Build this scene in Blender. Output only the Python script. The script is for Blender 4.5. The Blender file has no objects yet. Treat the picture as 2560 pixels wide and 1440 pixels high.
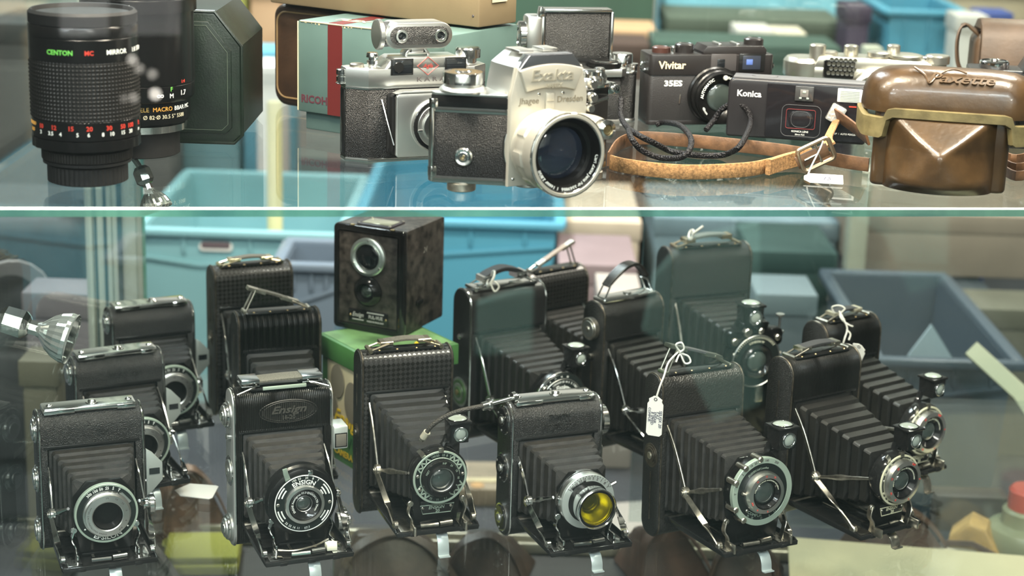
import bpy, bmesh, math, random
from mathutils import Vector as V, Matrix as Mx
PI = math.pi
sc = bpy.context.scene
COL = sc.collection
random.seed(7)

# ------------------------------------------------------------------ camera model (photo pixels 2560 x 1440)
FPX, PITCH, ROLL, CAMZ = 4400.0, math.radians(15.5), 0.032, 1.387
UP, LO = 1.117, 0.7869            # upper faces of the two glass shelves
FW = V((0, math.cos(PITCH), -math.sin(PITCH)))
RT = V((1, 0, 0))
UPV = RT.cross(FW)
CR = RT * math.cos(ROLL) + UPV * math.sin(ROLL)
CU = UPV * math.cos(ROLL) - RT * math.sin(ROLL)
CC = V((0, 0, CAMZ))
def ray(x, y): return FW * FPX + CR * (x - 1280) - CU * (y - 720)
def onz(x, y, z):                  # point on a level surface
    d = ray(x, y); return CC + d * ((z - CC.z) / d.z)
def aty(x, y, Y):                  # point on an upright plane at distance Y
    d = ray(x, y); return CC + d * (Y / d.y)
def ppm(P): return FPX / ((V(P) - CC).dot(FW))

# ------------------------------------------------------------------ materials
MATS = {}
def nodes(name):
    m = bpy.data.materials.new(name); m.use_nodes = True
    nt = m.node_tree
    return m, nt, nt.nodes.get('Principled BSDF'), nt.nodes.get('Material Output')
def mat(name, col, rough=.5, metal=0., bump=None, spec=.5, var=0., vscale=60., coat=0., speck=None):
    """bump: (kind, scale, strength, distance)"""
    if name in MATS: return MATS[name]
    m, nt, b, out = nodes(name)
    L = nt.links.new
    b.inputs['Base Color'].default_value = (*col, 1)
    b.inputs['Roughness'].default_value = rough
    b.inputs['Metallic'].default_value = metal
    b.inputs['Specular IOR Level'].default_value = spec
    b.inputs['Coat Weight'].default_value = coat
    tc = nt.nodes.new('ShaderNodeTexCoord')
    if var:
        n = nt.nodes.new('ShaderNodeTexNoise'); n.inputs['Scale'].default_value = vscale; n.inputs['Detail'].default_value = 6
        L(tc.outputs['Object'], n.inputs['Vector'])
        mx = nt.nodes.new('ShaderNodeMix'); mx.data_type = 'RGBA'
        rp = nt.nodes.new('ShaderNodeValToRGB'); rp.color_ramp.elements[0].position = .35; rp.color_ramp.elements[1].position = .68
        L(n.outputs['Fac'], rp.inputs['Fac']); L(rp.outputs['Color'], mx.inputs['Factor'])
        mx.inputs['A'].default_value = (*[min(1, c * (1 - var)) for c in col], 1)
        mx.inputs['B'].default_value = (*[min(1, c * (1 + var)) for c in (speck or col)], 1)
        L(mx.outputs['Result'], b.inputs['Base Color'])
    if bump:
        kind, scale, st, dist = bump
        bp = nt.nodes.new('ShaderNodeBump'); bp.inputs['Strength'].default_value = st; bp.inputs['Distance'].default_value = dist
        if kind == 'noise':
            n = nt.nodes.new('ShaderNodeTexNoise'); n.inputs['Scale'].default_value = scale; n.inputs['Detail'].default_value = 3
            L(tc.outputs['Object'], n.inputs['Vector']); o = n.outputs['Fac']
        elif kind == 'voro':
            n = nt.nodes.new('ShaderNodeTexVoronoi'); n.inputs['Scale'].default_value = scale
            L(tc.outputs['Object'], n.inputs['Vector']); o = n.outputs['Distance']
        elif kind == 'ribs':
            n = nt.nodes.new('ShaderNodeTexWave'); n.inputs['Scale'].default_value = scale; n.bands_direction = 'X'
            L(tc.outputs['Object'], n.inputs['Vector']); o = n.outputs['Fac']
        elif kind == 'weave':
            mp = nt.nodes.new('ShaderNodeMapping'); mp.inputs['Rotation'].default_value = (0, .785, 0); mp.inputs['Location'].default_value = (0, .0013, 0)
            n = nt.nodes.new('ShaderNodeTexChecker'); n.inputs['Scale'].default_value = scale
            L(tc.outputs['Object'], mp.inputs['Vector']); L(mp.outputs['Vector'], n.inputs['Vector']); o = n.outputs['Fac']
            mr = nt.nodes.new('ShaderNodeMapRange'); mr.inputs['To Min'].default_value = rough - .08; mr.inputs['To Max'].default_value = rough + .22; L(o, mr.inputs['Value']); L(mr.outputs[0], b.inputs['Roughness'])
        L(o, bp.inputs['Height']); L(bp.outputs['Normal'], b.inputs['Normal'])
    MATS[name] = m
    return m
def glass(name, tint=(1, 1, 1), f0=.04, k=1., rough=0.):
    """plain sheet glass: mirror part after Schlick, the rest passes straight through"""
    if name in MATS: return MATS[name]
    m, nt, b, out = nodes(name); nt.nodes.remove(b); L = nt.links.new
    g = nt.nodes.new('ShaderNodeNewGeometry')
    dt = nt.nodes.new('ShaderNodeVectorMath'); dt.operation = 'DOT_PRODUCT'
    L(g.outputs['Normal'], dt.inputs[0]); L(g.outputs['Incoming'], dt.inputs[1])
    def mth(op, a, c, clamp=False):
        n = nt.nodes.new('ShaderNodeMath'); n.operation = op; n.use_clamp = clamp
        for i, x in enumerate((a, c)):
            if x is None: continue
            if isinstance(x, (int, float)): n.inputs[i].default_value = x
            else: L(x, n.inputs[i])
        return n.outputs[0]
    c = mth('ABSOLUTE', dt.outputs['Value'], None)
    p = mth('POWER', mth('SUBTRACT', 1.0, c, True), 5.0)
    F = mth('MULTIPLY', mth('MULTIPLY_ADD', p, 1 - f0), k)
    F.node.inputs[0].links[0].from_node.inputs[2].default_value = f0
    t = nt.nodes.new('ShaderNodeBsdfTransparent'); t.inputs['Color'].default_value = (*tint, 1)
    gl = nt.nodes.new('ShaderNodeBsdfGlossy'); gl.inputs['Roughness'].default_value = rough
    mx = nt.nodes.new('ShaderNodeMixShader'); L(F, mx.inputs[0]); L(t.outputs[0], mx.inputs[1]); L(gl.outputs[0], mx.inputs[2])
    L(mx.outputs[0], out.inputs['Surface'])
    MATS[name] = m
    return m

# ------------------------------------------------------------------ mesh builder
FR = Mx.Rotation(PI / 2, 4, 'X')          # local z -> towards the viewer (-y), local y -> up
def TR(x, y, z): return Mx.Translation((x, y, z))
def RZ(a): return Mx.Rotation(a, 4, 'Z')
def RX(a): return Mx.Rotation(a, 4, 'X')
def RY(a): return Mx.Rotation(a, 4, 'Y')
def smooth(pts, k=6, closed=False):
    """Catmull-Rom through the points"""
    P = [V(p) for p in pts]; out = []; n = len(P)
    for i in range(n if closed else n - 1):
        a, b, c, d = (P[(i - 1) % n], P[i], P[(i + 1) % n], P[(i + 2) % n]) if closed else (P[max(i - 1, 0)], P[i], P[i + 1], P[min(i + 2, n - 1)])
        for j in range(k):
            t = j / k
            out.append(.5 * ((2 * b) + (c - a) * t + (2 * a - 5 * b + 4 * c - d) * t * t + (3 * b - a - 3 * c + d) * t ** 3))
    if not closed: out.append(P[-1])
    return out
def rrect(x0, y0, x1, y1, r, n=5):
    """rounded rectangle outline, r one radius or four (bl, br, tr, tl)"""
    R = r if isinstance(r, (tuple, list)) else (r,) * 4
    o = []
    for (cx, cy, a0, q) in ((x0 + R[0], y0 + R[0], PI, R[0]), (x1 - R[1], y0 + R[1], 1.5 * PI, R[1]), (x1 - R[2], y1 - R[2], 0, R[2]), (x0 + R[3], y1 - R[3], .5 * PI, R[3])):
        for i in range(n + 1):
            a = a0 + PI / 2 * i / n
            o.append((cx + q * math.cos(a), cy + q * math.sin(a)))
    return o
TXT = {}
def txt(s, size, bold=0., shear=0., res=2, depth=.0001):
    k = (s, size, bold, shear, res, depth)
    if k in TXT: return TXT[k]
    c = bpy.data.curves.new('lettering', 'FONT'); c.body = s; c.size = size; c.align_x = 'CENTER'; c.align_y = 'CENTER'
    c.offset = bold * size; c.shear = shear; c.resolution_u = res; c.extrude = depth
    o = bpy.data.objects.new('lettering', c); COL.objects.link(o)
    dg = bpy.context.evaluated_depsgraph_get(); dg.update()
    me = bpy.data.meshes.new_from_object(o.evaluated_get(dg))
    r = ([v.co.copy() for v in me.vertices], [tuple(p.vertices) for p in me.polygons])
    bpy.data.objects.remove(o); bpy.data.curves.remove(c); bpy.data.meshes.remove(me)
    TXT[k] = r
    return r
class MB:
    def __init__(s): s.v = []; s.f = []; s.mi = []; s.mats = []
    def add(s, vs, fs, m, T=None):
        if m not in s.mats: s.mats.append(m)
        k = s.mats.index(m); b = len(s.v)
        s.v += [(T @ V(p)) if T is not None else V(p) for p in vs]
        for f in fs: s.f.append([b + i for i in f]); s.mi.append(k)
        return s
    def bm(s, bm, m, T=None):
        bm.verts.index_update()
        s.add([v.co.copy() for v in bm.verts], [[v.index for v in f.verts] for f in bm.faces], m, T); bm.free(); return s
    def box(s, c, d, m, bev=0., seg=2, T=None):
        b = bmesh.new(); bmesh.ops.create_cube(b, size=1)
        bmesh.ops.scale(b, vec=d, verts=b.verts); bmesh.ops.translate(b, vec=c, verts=b.verts)
        if bev: bmesh.ops.bevel(b, geom=b.edges[:], offset=min(bev, min(d) * .49), segments=seg, affect='EDGES', profile=.5)
        return s.bm(b, m, T)
    def prism(s, out, d0, d1, ax, m, bev=0., seg=2, T=None, sides=None):
        f = {'x': lambda u, w, d: (d, u, w), 'y': lambda u, w, d: (u, d, w), 'z': lambda u, w, d: (u, w, d)}[ax]
        b = bmesh.new(); n = len(out)
        A = [b.verts.new(f(u, w, d0)) for u, w in out]; B = [b.verts.new(f(u, w, d1)) for u, w in out]
        caps = [b.faces.new(A), b.faces.new(B[::-1])]
        for i in range(n): b.faces.new((A[i], B[i], B[(i + 1) % n], A[(i + 1) % n]))
        bmesh.ops.recalc_face_normals(b, faces=b.faces[:])
        if bev:
            ed = set()
            for c in caps: ed.update(c.edges)
            bmesh.ops.bevel(b, geom=list(ed), offset=bev, segments=seg, affect='EDGES', profile=.5)
        return s.bm(b, m, T)
    def lathe(s, prof, m, n=40, T=None, mod=None, a0=0., a1=2 * PI):
        """profile (r, z) round local z; mod(i, j) scales the radius"""
        vs = []; fs = []; full = abs(a1 - a0 - 2 * PI) < 1e-6; N = n if full else n + 1
        for j, (r, z) in enumerate(prof):
            for i in range(N):
                a = a0 + (a1 - a0) * i / n; q = r * (mod(i, j) if mod else 1)
                vs.append((q * math.cos(a), q * math.sin(a), z))
        for j in range(len(prof) - 1):
            for i in range(n):
                k = (i + 1) % N
                fs.append((j * N + i, j * N + k, (j + 1) * N + k, (j + 1) * N + i))
        if full:
            if prof[0][0] > 1e-6 and prof[0][1] <= prof[-1][1]: fs.append(tuple(range(N))[::-1])
            if prof[-1][0] > 1e-6 and max(z for r, z in prof) - prof[-1][1] < .0009: fs.append(tuple((len(prof) - 1) * N + i for i in range(N)))
        return s.add(vs, fs, m, T)
    def ring(s, r0, r1, z0, z1, m, n=40, T=None, bev=.0003, mod=None):
        """washer: inner radius r0, outer r1, from z0 to z1 (front), bevelled rim"""
        prof = [(r0, z0), (r1, z0), (r1, z1 - bev), (r1 - bev, z1), (r0 + bev, z1), (r0, z1 - bev), (r0, z0)]
        vs = []; fs = []
        for j, (r, z) in enumerate(prof):
            for i in range(n):
                a = 2 * PI * i / n; q = r * (mod(i, j) if (mod and j in (1, 2)) else 1)
                vs.append((q * math.cos(a), q * math.sin(a), z))
        for j in range(len(prof) - 1):
            for i in range(n):
                k = (i + 1) % n; fs.append((j * n + i, j * n + k, (j + 1) * n + k, (j + 1) * n + i))
        return s.add(vs, fs, m, T)
    def disc(s, r, z0, z1, m, n=32, T=None, bev=.0004, mod=None):
        return s.lathe([(r, z0), (r, z1 - bev), (r - bev, z1)], m, n, T, mod)
    def dome(s, r, z0, h, m, n=32, T=None):
        return s.lathe([(r * math.cos(t * PI / 16), z0 + h * math.sin(t * PI / 16)) for t in range(8)] + [(1e-7, z0 + h)], m, n, T)
    def tube(s, pts, r, m, n=8, k=0, T=None, closed=False, rad=None):
        P = smooth(pts, k, closed) if k else [V(p) for p in pts]
        vs = []; fs = []; N = len(P); prev = None
        for i, p in enumerate(P):
            t = ((P[(i + 1) % N] - P[i - 1]) if closed else (P[min(i + 1, N - 1)] - P[max(i - 1, 0)])).normalized()
            if prev is None: a = t.orthogonal().normalized()
            else:
                a = prev - t * prev.dot(t)
                a = a.normalized() if a.length > 1e-6 else t.orthogonal().normalized()
            prev = a; b = t.cross(a); q = rad(i / max(1, N - 1)) if rad else r
            for j in range(n):
                g = 2 * PI * j / n; vs.append(p + (a * math.cos(g) + b * math.sin(g)) * q)
        for i in range(N if closed else N - 1):
            for j in range(n):
                k2 = (j + 1) % n; w = (i + 1) % N
                fs.append((i * n + j, i * n + k2, w * n + k2, w * n + j))
        if not closed: fs += [tuple(range(n))[::-1], tuple((N - 1) * n + j for j in range(n))]
        return s.add(vs, fs, m, T)
    def band(s, pts, w, t, side, m, k=0, T=None, closed=False):
        """flat strip: width w along the direction 'side' (vector or list), thickness t"""
        P = smooth(pts, k, closed) if k else [V(p) for p in pts]
        N = len(P); vs = []; fs = []
        for i, p in enumerate(P):
            tg = ((P[(i + 1) % N] - P[i - 1]) if closed else (P[min(i + 1, N - 1)] - P[max(i - 1, 0)])).normalized()
            if callable(side): sd = V(side(i / max(1, N - 1)))
            else: sd = V(side)
            sd = (sd - tg * sd.dot(tg)).normalized(); nn = tg.cross(sd)
            ww = w(i / max(1, N - 1)) if callable(w) else w
            for (a, b) in ((-.5, -.35), (-.46, -.5), (.46, -.5), (.5, -.35), (.5, .35), (.46, .5), (-.46, .5), (-.5, .35)): vs.append(p + sd * (a * ww) + nn * (b * t))
        for i in range(N if closed else N - 1):
            for j in range(8):
                k2 = (j + 1) % 8; w2 = (i + 1) % N
                fs.append((i * 8 + j, i * 8 + k2, w2 * 8 + k2, w2 * 8 + j))
        if not closed: fs += [tuple(range(8))[::-1], tuple((N - 1) * 8 + j for j in range(8))]
        return s.add(vs, fs, m, T)
    def text(s, body, size, m, T=None, arc=None, cyl=None, bold=0., shear=0., sx=1., depth=.0001):
        """flat in local xy facing +z. arc=(r, deg, inv): round a circle; cyl=(R, deg): wrapped on an upright cylinder"""
        vs, fs = txt(body, size, bold, shear, 2, depth); out = []
        for p in vs:
            x, y, z = p.x * sx, p.y, p.z
            if arc:
                r, d, inv = arc; d = math.radians(d)
                a, q = (d + x / r, r - y) if inv else (d - x / r, r + y)
                out.append((q * math.cos(a), q * math.sin(a), z))
            elif cyl:
                R, d = cyl; a = math.radians(d) + x / R; q = R + z
                out.append((q * math.sin(a), -q * math.cos(a), y))
            else: out.append((x, y, z))
        return s.add(out, fs, m, T)
    def build(s, name, parent=None, ang=35, loc=None):
        me = bpy.data.meshes.new(name)
        me.from_pydata([tuple(p) for p in s.v], [], s.f)
        for m in s.mats: me.materials.append(m)
        me.polygons.foreach_set('material_index', s.mi)
        b = bmesh.new(); b.from_mesh(me); bmesh.ops.recalc_face_normals(b, faces=b.faces[:]); b.to_mesh(me); b.free()
        me.polygons.foreach_set('use_smooth', [True] * len(me.polygons))
        me.set_sharp_from_angle(angle=math.radians(ang)); me.update()
        o = bpy.data.objects.new(name, me); COL.objects.link(o)
        if parent is not None: o.parent = parent
        if loc is not None: o.location = loc
        return o
def tag(o, label, cat, group=None):
    o['label'] = label; o['category'] = cat
    if group: o['group'] = group
    return o
def thing(name, label, cat, loc, rz=0., group=None, rx=0.):
    o = bpy.data.objects.new(name, None); COL.objects.link(o); o.empty_display_size = .02
    o.location = loc; o.rotation_euler = (rx, 0, rz)
    return tag(o, label, cat, group)
def struct(o): o['kind'] = 'structure'; return o
# ------------------------------------------------------------------ palette
CHROME = mat('chrome', (.86, .86, .84), .13, 1.)
SATIN = mat('satin_chrome', (.80, .80, .77), .3, 1., ('noise', 900, .08, .0003))
NICKEL = mat('aged_nickel', (.62, .58, .50), .28, 1., var=.25, vscale=200)
STEEL = mat('dull_steel', (.55, .56, .54), .35, 1.)
BRASS = mat('worn_brass', (.55, .42, .22), .35, 1., var=.3, vscale=300)
WHITE = mat('white_paint', (.85, .87, .82), .45)
CREAM = mat('cream_paint', (.80, .80, .62), .45)
PALEGREEN = mat('pale_green_enamel', (.37, .45, .37), .32, .3)
SILVERPAINT = mat('silver_grey_paint', (.55, .60, .57), .35, .6)
RED = mat('red_paint', (.60, .05, .03), .4)
GREENINK = mat('green_paint', (.18, .62, .10), .4)
ORANGE = mat('orange_paint', (.85, .42, .08), .4)
BLACK = mat('black_paint', (.0055, .0055, .0055), .24, spec=.35)
GLOSSBLACK = mat('gloss_black_enamel', (.012, .012, .012), .12)
MATTBLACK = mat('matt_black', (.006, .006, .006), .6, spec=.3)
DIALBLACK = mat('dial_black', (.012, .016, .015), .3)
RUBBER = mat('rubber', (.007, .0062, .0055), .45, spec=.35)
GRAIN = mat('grained_black_leather', (0.0066, 0.0063, 0.0055), 0.29, 0, ('noise', 1150, .75, .0015), var=.3, vscale=300, spec=.62)
FINELEATHER = mat('fine_black_leather', (0.0066, 0.0060, 0.0055), 0.31, 0, ('voro', 1700, .6, .0012), spec=.5)
RIBBED = mat('ribbed_black_leather', (0.0072, 0.0072, 0.0066), 0.28, 0, ('ribs', 235, 1., .0012), spec=.62)
RIBBEDF = mat('fine_ribbed_black_leather', (0.0099, 0.0094, 0.0083), 0.30, 0, ('ribs', 205, 1., .0010), var=.25, vscale=400, spec=.62)
WEAVE = mat('patterned_black_leather', (0.0094, 0.0083, 0.0072), 0.31, 0, ('weave', 330, .35, .0005), var=.35, vscale=260, spec=.62)
BELLOWS = mat('bellows_cloth', (0.0126, 0.0120, 0.0108), 0.29, 0, ('noise', 2600, .5, .0006), var=.3, vscale=500, spec=.62)
BELLOWSB = mat('bellows_worn_sheen', (0.0210, 0.0189, 0.0161), 0.31, 0, ('noise', 2600, .6, .0008), var=.4, vscale=150, spec=.62)  # worn mottling; base lightened to carry the sheen of the bellows
BROWNL = mat('brown_leather', (.058, .032, .013), .3, 0, ('noise', 260, .18, .001), var=.35, vscale=45, coat=.2)
DARKBROWNL = mat('dark_brown_leather', (.05, .026, .014), .45, 0, ('noise', 300, .2, .001), var=.3, vscale=40)
STRAPL = mat('strap_leather', (.13, .065, .03), .5, 0, ('noise', 500, .3, .0006), var=.35, vscale=120)
SUEDE = mat('suede_strap_inside', (.36, .19, .075), .85, 0, ('noise', 900, .5, .0006), var=.4, vscale=420)
GREENL = mat('dark_green_leather', (.0045, .0095, .0055), .34, 0, ('noise', 700, .25, .0006), var=.3, vscale=60)
CARD = mat('tan_card', (.17, .125, .066), .8, 0, ('noise', 500, .12, .0005), var=.1, vscale=18)
TEALCARD = mat('pale_teal_card', (.085, .142, .128), .55, 0, ('noise', 800, .08, .0004), var=.08, vscale=30)
TEALDARK = mat('teal_card_shade', (.09, .15, .14), .6)
REDCARD = mat('red_card', (.095, .008, .007), .55)
GREENCARD = mat('green_card', (.055, .165, .045), .5, 0, None, var=.15, vscale=30)
CREAMCARD = mat('cream_card', (.55, .48, .31), .7, 0, None, var=.15, vscale=40)
YELLOWINK = mat('yellow_ink', (.75, .52, .02), .5)
PAPER = mat('white_tag_card', (.78, .76, .70), .8)
INK = mat('blue_black_ink', (.02, .02, .06), .6)
DARKINK = mat('dark_ink', (.06, .05, .05), .6)
STRING = mat('cotton_string', (.75, .73, .66), .9)
CORD = mat('black_braided_cord', (.008, .007, .008), .5, 0, ('voro', 600, 1., .0012), spec=.25)
ALU = mat('anodised_aluminium', (.52, .54, .48), .5, .15)
ALUGROOVE = mat('dark_groove', (.05, .08, .08), .5)
LENSG = mat('coated_lens_glass', (.045, .058, .052), .03, 0, None, spec=1., coat=1.)  # base raised to grey-green to carry reflections in the glass
LENSB = mat('blue_coated_lens_glass', (.018, .024, .038), .03, 0, None, spec=1., coat=1.)
CLEARB = mat('ground_finder_glass', (.32, .36, .32), .08, 0, None, spec=.8)
WINDOWG = mat('dark_window_glass', (.012, .014, .016), .06, 0, None, spec=1.)
SHELFG = glass('shelf_glass', (.965, .988, .978), .05, .8)
PANEG = glass('pane_glass', (.985, .995, .99), .045, .9)
SIDEG = glass('side_pane_glass', (.93, .97, .95), .05, .6)
YELLOWG = glass('yellow_filter_glass', (.92, .86, .03), .08, 1.)
LAMPG = glass('lamp_glass', (.90, .93, .92), .25, 1.)
# ------------------------------------------------------------------ folding cameras
LEGM = mat('pale_leg_metal', (.36, .42, .42), .35, .3)
RIBS = {RIBBED: .00172, RIBBEDF: .00155}
def bodyoutline(T, H, rc, z1, z2, back=.005):
    """side section of the body: rounded slab with the recess for the bellows cut into the front"""
    o = [(0, z2), (0, H - rc)]
    def arc(cy, cz, a0, a1, n=7): return [(cy + rc * math.cos(math.radians(a0 + (a1 - a0) * i / n)), cz + rc * math.sin(math.radians(a0 + (a1 - a0) * i / n))) for i in range(1, n + 1)]
    o += arc(rc, H - rc, 180, 90) + [(T - rc, H)] + arc(T - rc, H - rc, 90, 0) + [(T, rc)] + arc(T - rc, rc, 0, -90) + [(rc, 0)] + arc(rc, rc, 270, 180)
    o += [(0, z1), (T - back, z1), (T - back, z2)]
    return o
def stad(T, H, rc, g=0.):
    return rrect(-g, -g, T + g, H + g, rc + g, 8)
def side_disc(mb, x, y, z, r, steps, sgn, n=36, mod=None):
    """stack of discs on a side plate, facing outwards"""
    Tm = TR(x, y, z) @ RY(sgn * PI / 2)
    h = 0.
    for (q, dh, m) in steps:
        mb.disc(r * q, h - .0004, h + dh, m, n, Tm, min(.0006, dh * .45), mod); h += dh
def bellows(root, y0, x0, z0, w0, h0, y1, x1, z1, w1, h1, n, m, amp=.0026):
    """pleated cone from the body (y0) to the lens standard (y1)"""
    vs = []; fs = []; seq = []
    for p in range(n): seq += [((p + .06) / n, 1, .7), ((p + .70) / n, 1, 1.), ((p + .92) / n, 0, 1.)]
    N = len(seq)
    for i in range(N):
        t, outer, g = seq[i]
        y = y0 + (y1 - y0) * t; cx = x0 + (x1 - x0) * t; cz = z0 + (z1 - z0) * t
        w = (w0 + (w1 - w0) * t) / 2 + (amp * g if outer else -amp * 1.3); h = (h0 + (h1 - h0) * t) / 2 + (amp * g if outer else -amp * 1.3)
        c = .002 if outer else .0065
        c2 = .0008 if outer else .0045
        sec = [(-w + c, -h), (w - c, -h), (w - c2, -h + c2), (w, -h + c), (w, h - c), (w - c2, h - c2), (w - c, h), (-w + c, h), (-w + c2, h - c2), (-w, h - c), (-w, -h + c), (-w + c2, -h + c2)]
        k = len(sec)
        dy = 0.
        for (a, b) in sec: vs.append((cx + a, y + dy, cz + b))
    for i in range(N - 1):
        for j in range(k): fs.append((i * k + j, i * k + (j + 1) % k, (i + 1) * k + (j + 1) % k, (i + 1) * k + j))
    mb = MB(); mb.add(vs, fs, m)
    return mb.build('bellows', root, 14)
def zigzag(mb, r0, r1, z, m, arcs, T, n=5):
    """enamelled zig-zag triangles on a dial ring, over the given arcs (degrees)"""
    for (a0, a1) in arcs:
        for i in range(n):
            b0 = a0 + (a1 - a0) * i / n; b1 = a0 + (a1 - a0) * (i + 1) / n
            def P(r, a): return V((r * math.cos(math.radians(a)), r * math.sin(math.radians(a)), z))
            ps = [P(r0, b0), P(r1, (b0 + b1) / 2), P(r0, b1)]
            for q in (0, 1): mb.band([ps[q], ps[q + 1]], .0012, .0003, (ps[q + 1] - ps[q]).cross(V((0, 0, 1))), m, T=T)
def tickmarks(mb, r, z, m, a0, a1, n, T, ln=.0014, w=.0004):
    for i in range(n):
        a = math.radians(a0 + (a1 - a0) * i / (n - 1))
        d = V((math.cos(a), math.sin(a), 0))
        mb.band([d * (r - ln / 2) + V((0, 0, z)), d * (r + ln / 2) + V((0, 0, z))], w, .0002, V((-d.y, d.x, 0)), m, T=T)

def shutter(root, kind, L, lz, rs):
    """the between-lens shutter with its dial, rings and front lens; faces local -y"""
    T = TR(0, -L, lz) @ FR
    def part(nm, parent, fn):
        mb = MB(); fn(mb); return mb.build(nm, parent)
    knurl = lambda i, j: 1 + .012 * (i % 2)
    if kind == 'epsilon':
        def hs(mb):
            mb.lathe([(rs * .96, -.004), (rs * .98, 0), (rs * .98, .007), (rs * .985, .0075), (rs * .985, .0105)], BLACK, 56, T)
            mb.ring(rs * .93, rs * 1.0, .007, .0112, PALEGREEN if root.get('pg') else SILVERPAINT, 64, T)
        h = part('shutter', root, hs)
        def dl(mb):
            mb.ring(rs * .70, rs * .935, .008, .0106, DIALBLACK, 64, T)
            for s_, a in (('300', 128), ('100', 113), ('50', 100), ('25', 87), ('5', 74), ('T', 61)): mb.text(s_, rs * .125, WHITE, T @ TR(0, 0, .0107), arc=(rs * .845, a, False), bold=.012)
            tickmarks(mb, rs * .915, .0107, WHITE, 128, 61, 6, T, .0008)
            mb.text('EPSILON', rs * .20, WHITE, T @ TR(0, 0, .0107), arc=(rs * .83, 272, True), bold=.02, sx=1.2)
            for a in (215, 322): mb.disc(.0008, .0106, .0109, WHITE, 10, T @ TR(rs * .83 * math.cos(math.radians(a)), rs * .83 * math.sin(math.radians(a)), 0))
        part('speed_dial', h, dl)
        def fr(mb):
            mb.lathe([(rs * .765, .009), (rs * .765, .0125), (rs * .75, .0135), (rs * .70, .0142), (rs * .69, .0165), (rs * .50, .0172), (rs * .47, .0168), (rs * .465, .008)], SATIN, 64, T)
            mb.prism([(-.006, rs * .70), (.006, rs * .70), (.006, rs * .82), (-.004, rs * .82)], .0108, .0116, 'z', SATIN, T=T @ RZ(math.radians(-50)))
            mb.text('ENSAR ANASTIGMAT f/4.5 105mm', rs * .085, DARKINK, T @ TR(0, 0, .0168), arc=(rs * .60, 205, False))
            for s_, a in (('15', 90), ('10', 62), ('25', 38), ('6', 12), ('4', -20), ('INF', -50)): mb.text(s_, rs * .10, DARKINK, T @ TR(0, 0, .0168), arc=(rs * .60, a, False))
        part('focusing_ring', h, fr)
        def ln(mb):
            mb.lathe([(rs * .468, .0155), (rs * .44, .0165), (rs * .34, .0095), (rs * .33, .006)], GLOSSBLACK, 48, T)
            mb.ring(rs * .33, rs * .345, .005, .0098, STEEL, 40, T)
        l = part('lens_barrel', h, ln)
        part('lens_glass', l, lambda mb: mb.dome(rs * .335, .0066, .0028, LENSB, 32, T))
    elif kind == 'ensign':
        def hs(mb):
            mb.lathe([(rs * 1.22, -.004), (rs * 1.22, .002), (rs * 1.16, .004), (rs * 1.16, .009), (rs * 1.02, .0105)], BLACK, 56, T)
        h = part('shutter', root, hs)
        def dl(mb):
            mb.ring(rs * .60, rs * 1.0, .009, .0125, DIALBLACK, 64, T)
            mb.ring(rs * .965, rs * 1.0, .0120, .0128, WHITE, 64, T)
            z = T @ TR(0, 0, .0126)
            mb.text('ENSIGN', rs * .21, WHITE, z, arc=(rs * .75, 90, False), bold=.02, sx=1.1)
            for s_, a in (('100', 112), ('50', 100), ('25', 84), ('B', 70), ('T', 58)): mb.text(s_, rs * .11, WHITE, z, arc=(rs * .90, a, False))
            for s_, a in (('f/7.7', 255), ('11', 235), ('16', 225), ('22', 215), ('32', 205)): mb.text(s_, rs * .11, WHITE, z, arc=(rs * .88, a + 22, True))
            for a0 in (150, 30, 205, 325):
                for q, (rr, sp) in enumerate(((.90, 26), (.79, 22), (.70, 14))):
                    pts = [(rr * rs * math.cos(math.radians(a0 - sp / 2 + sp * i / 8)), rr * rs * math.sin(math.radians(a0 - sp / 2 + sp * i / 8)), .0126) for i in range(9)]
                    P = [V(p) for p in pts]
                    if q < 2 or a0 in (30, 325): mb.tube(P, .00065, WHITE, 6, T=T)
            for a in (178, -3): mb.disc(.0014, .0124, .0130, NICKEL, 14, T @ TR(rs * .88 * math.cos(math.radians(a)), rs * .88 * math.sin(math.radians(a)), 0))
        part('speed_dial', h, dl)
        part('lens_ring', h, lambda mb: mb.lathe([(rs * .67, .010), (rs * .67, .0155), (rs * .65, .0165), (rs * .56, .0168), (rs * .545, .0155), (rs * .545, .009)], SATIN, 64, T))
        def ln(mb):
            mb.lathe([(rs * .55, .013), (rs * .53, .0155), (rs * .50, .0158), (rs * .33, .0125), (rs * .27, .0122), (rs * .26, .009)], GLOSSBLACK, 48, T)
            mb.text('ENSAR Anastigmat F7.7 ENSIGN LTD 75mm', rs * .10, WHITE, T @ TR(0, 0, .0152), arc=(rs * .415, 90, False))
            mb.ring(rs * .26, rs * .285, .010, .0136, STEEL, 36, T)
        l = part('lens_barrel', h, ln)
        part('lens_glass', l, lambda mb: mb.dome(rs * .262, .0105, .003, CLEARB if 0 else LENSG, 32, T))
        def lv(mb):
            mb.band([(-rs * .50, rs * .80, .010), (-rs * .62, rs * 1.12, .013), (-rs * .66, rs * 1.30, .013)], lambda t: .0045 - .001 * t, .0012, (1, .3, 0), PALEGREEN, T=T)
            mb.box((.004 + rs * .05, rs * 1.06, .012), (.004, .004, .003), CHROME, .0006, T=T)
        part('shutter_lever', h, lv)
    elif kind in ('zigzag', 'zigsilver'):
        def hs(mb):
            mb.lathe([(rs * 1.02, -.004), (rs * 1.08, -.002), (rs * 1.08, .006), (rs * 1.02, .0085)], GLOSSBLACK, 56, T)
        h = part('shutter', root, hs)
        ec = PALEGREEN if kind == 'zigzag' else mat('worn_cream_enamel', (.62, .60, .42), .35)
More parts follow.
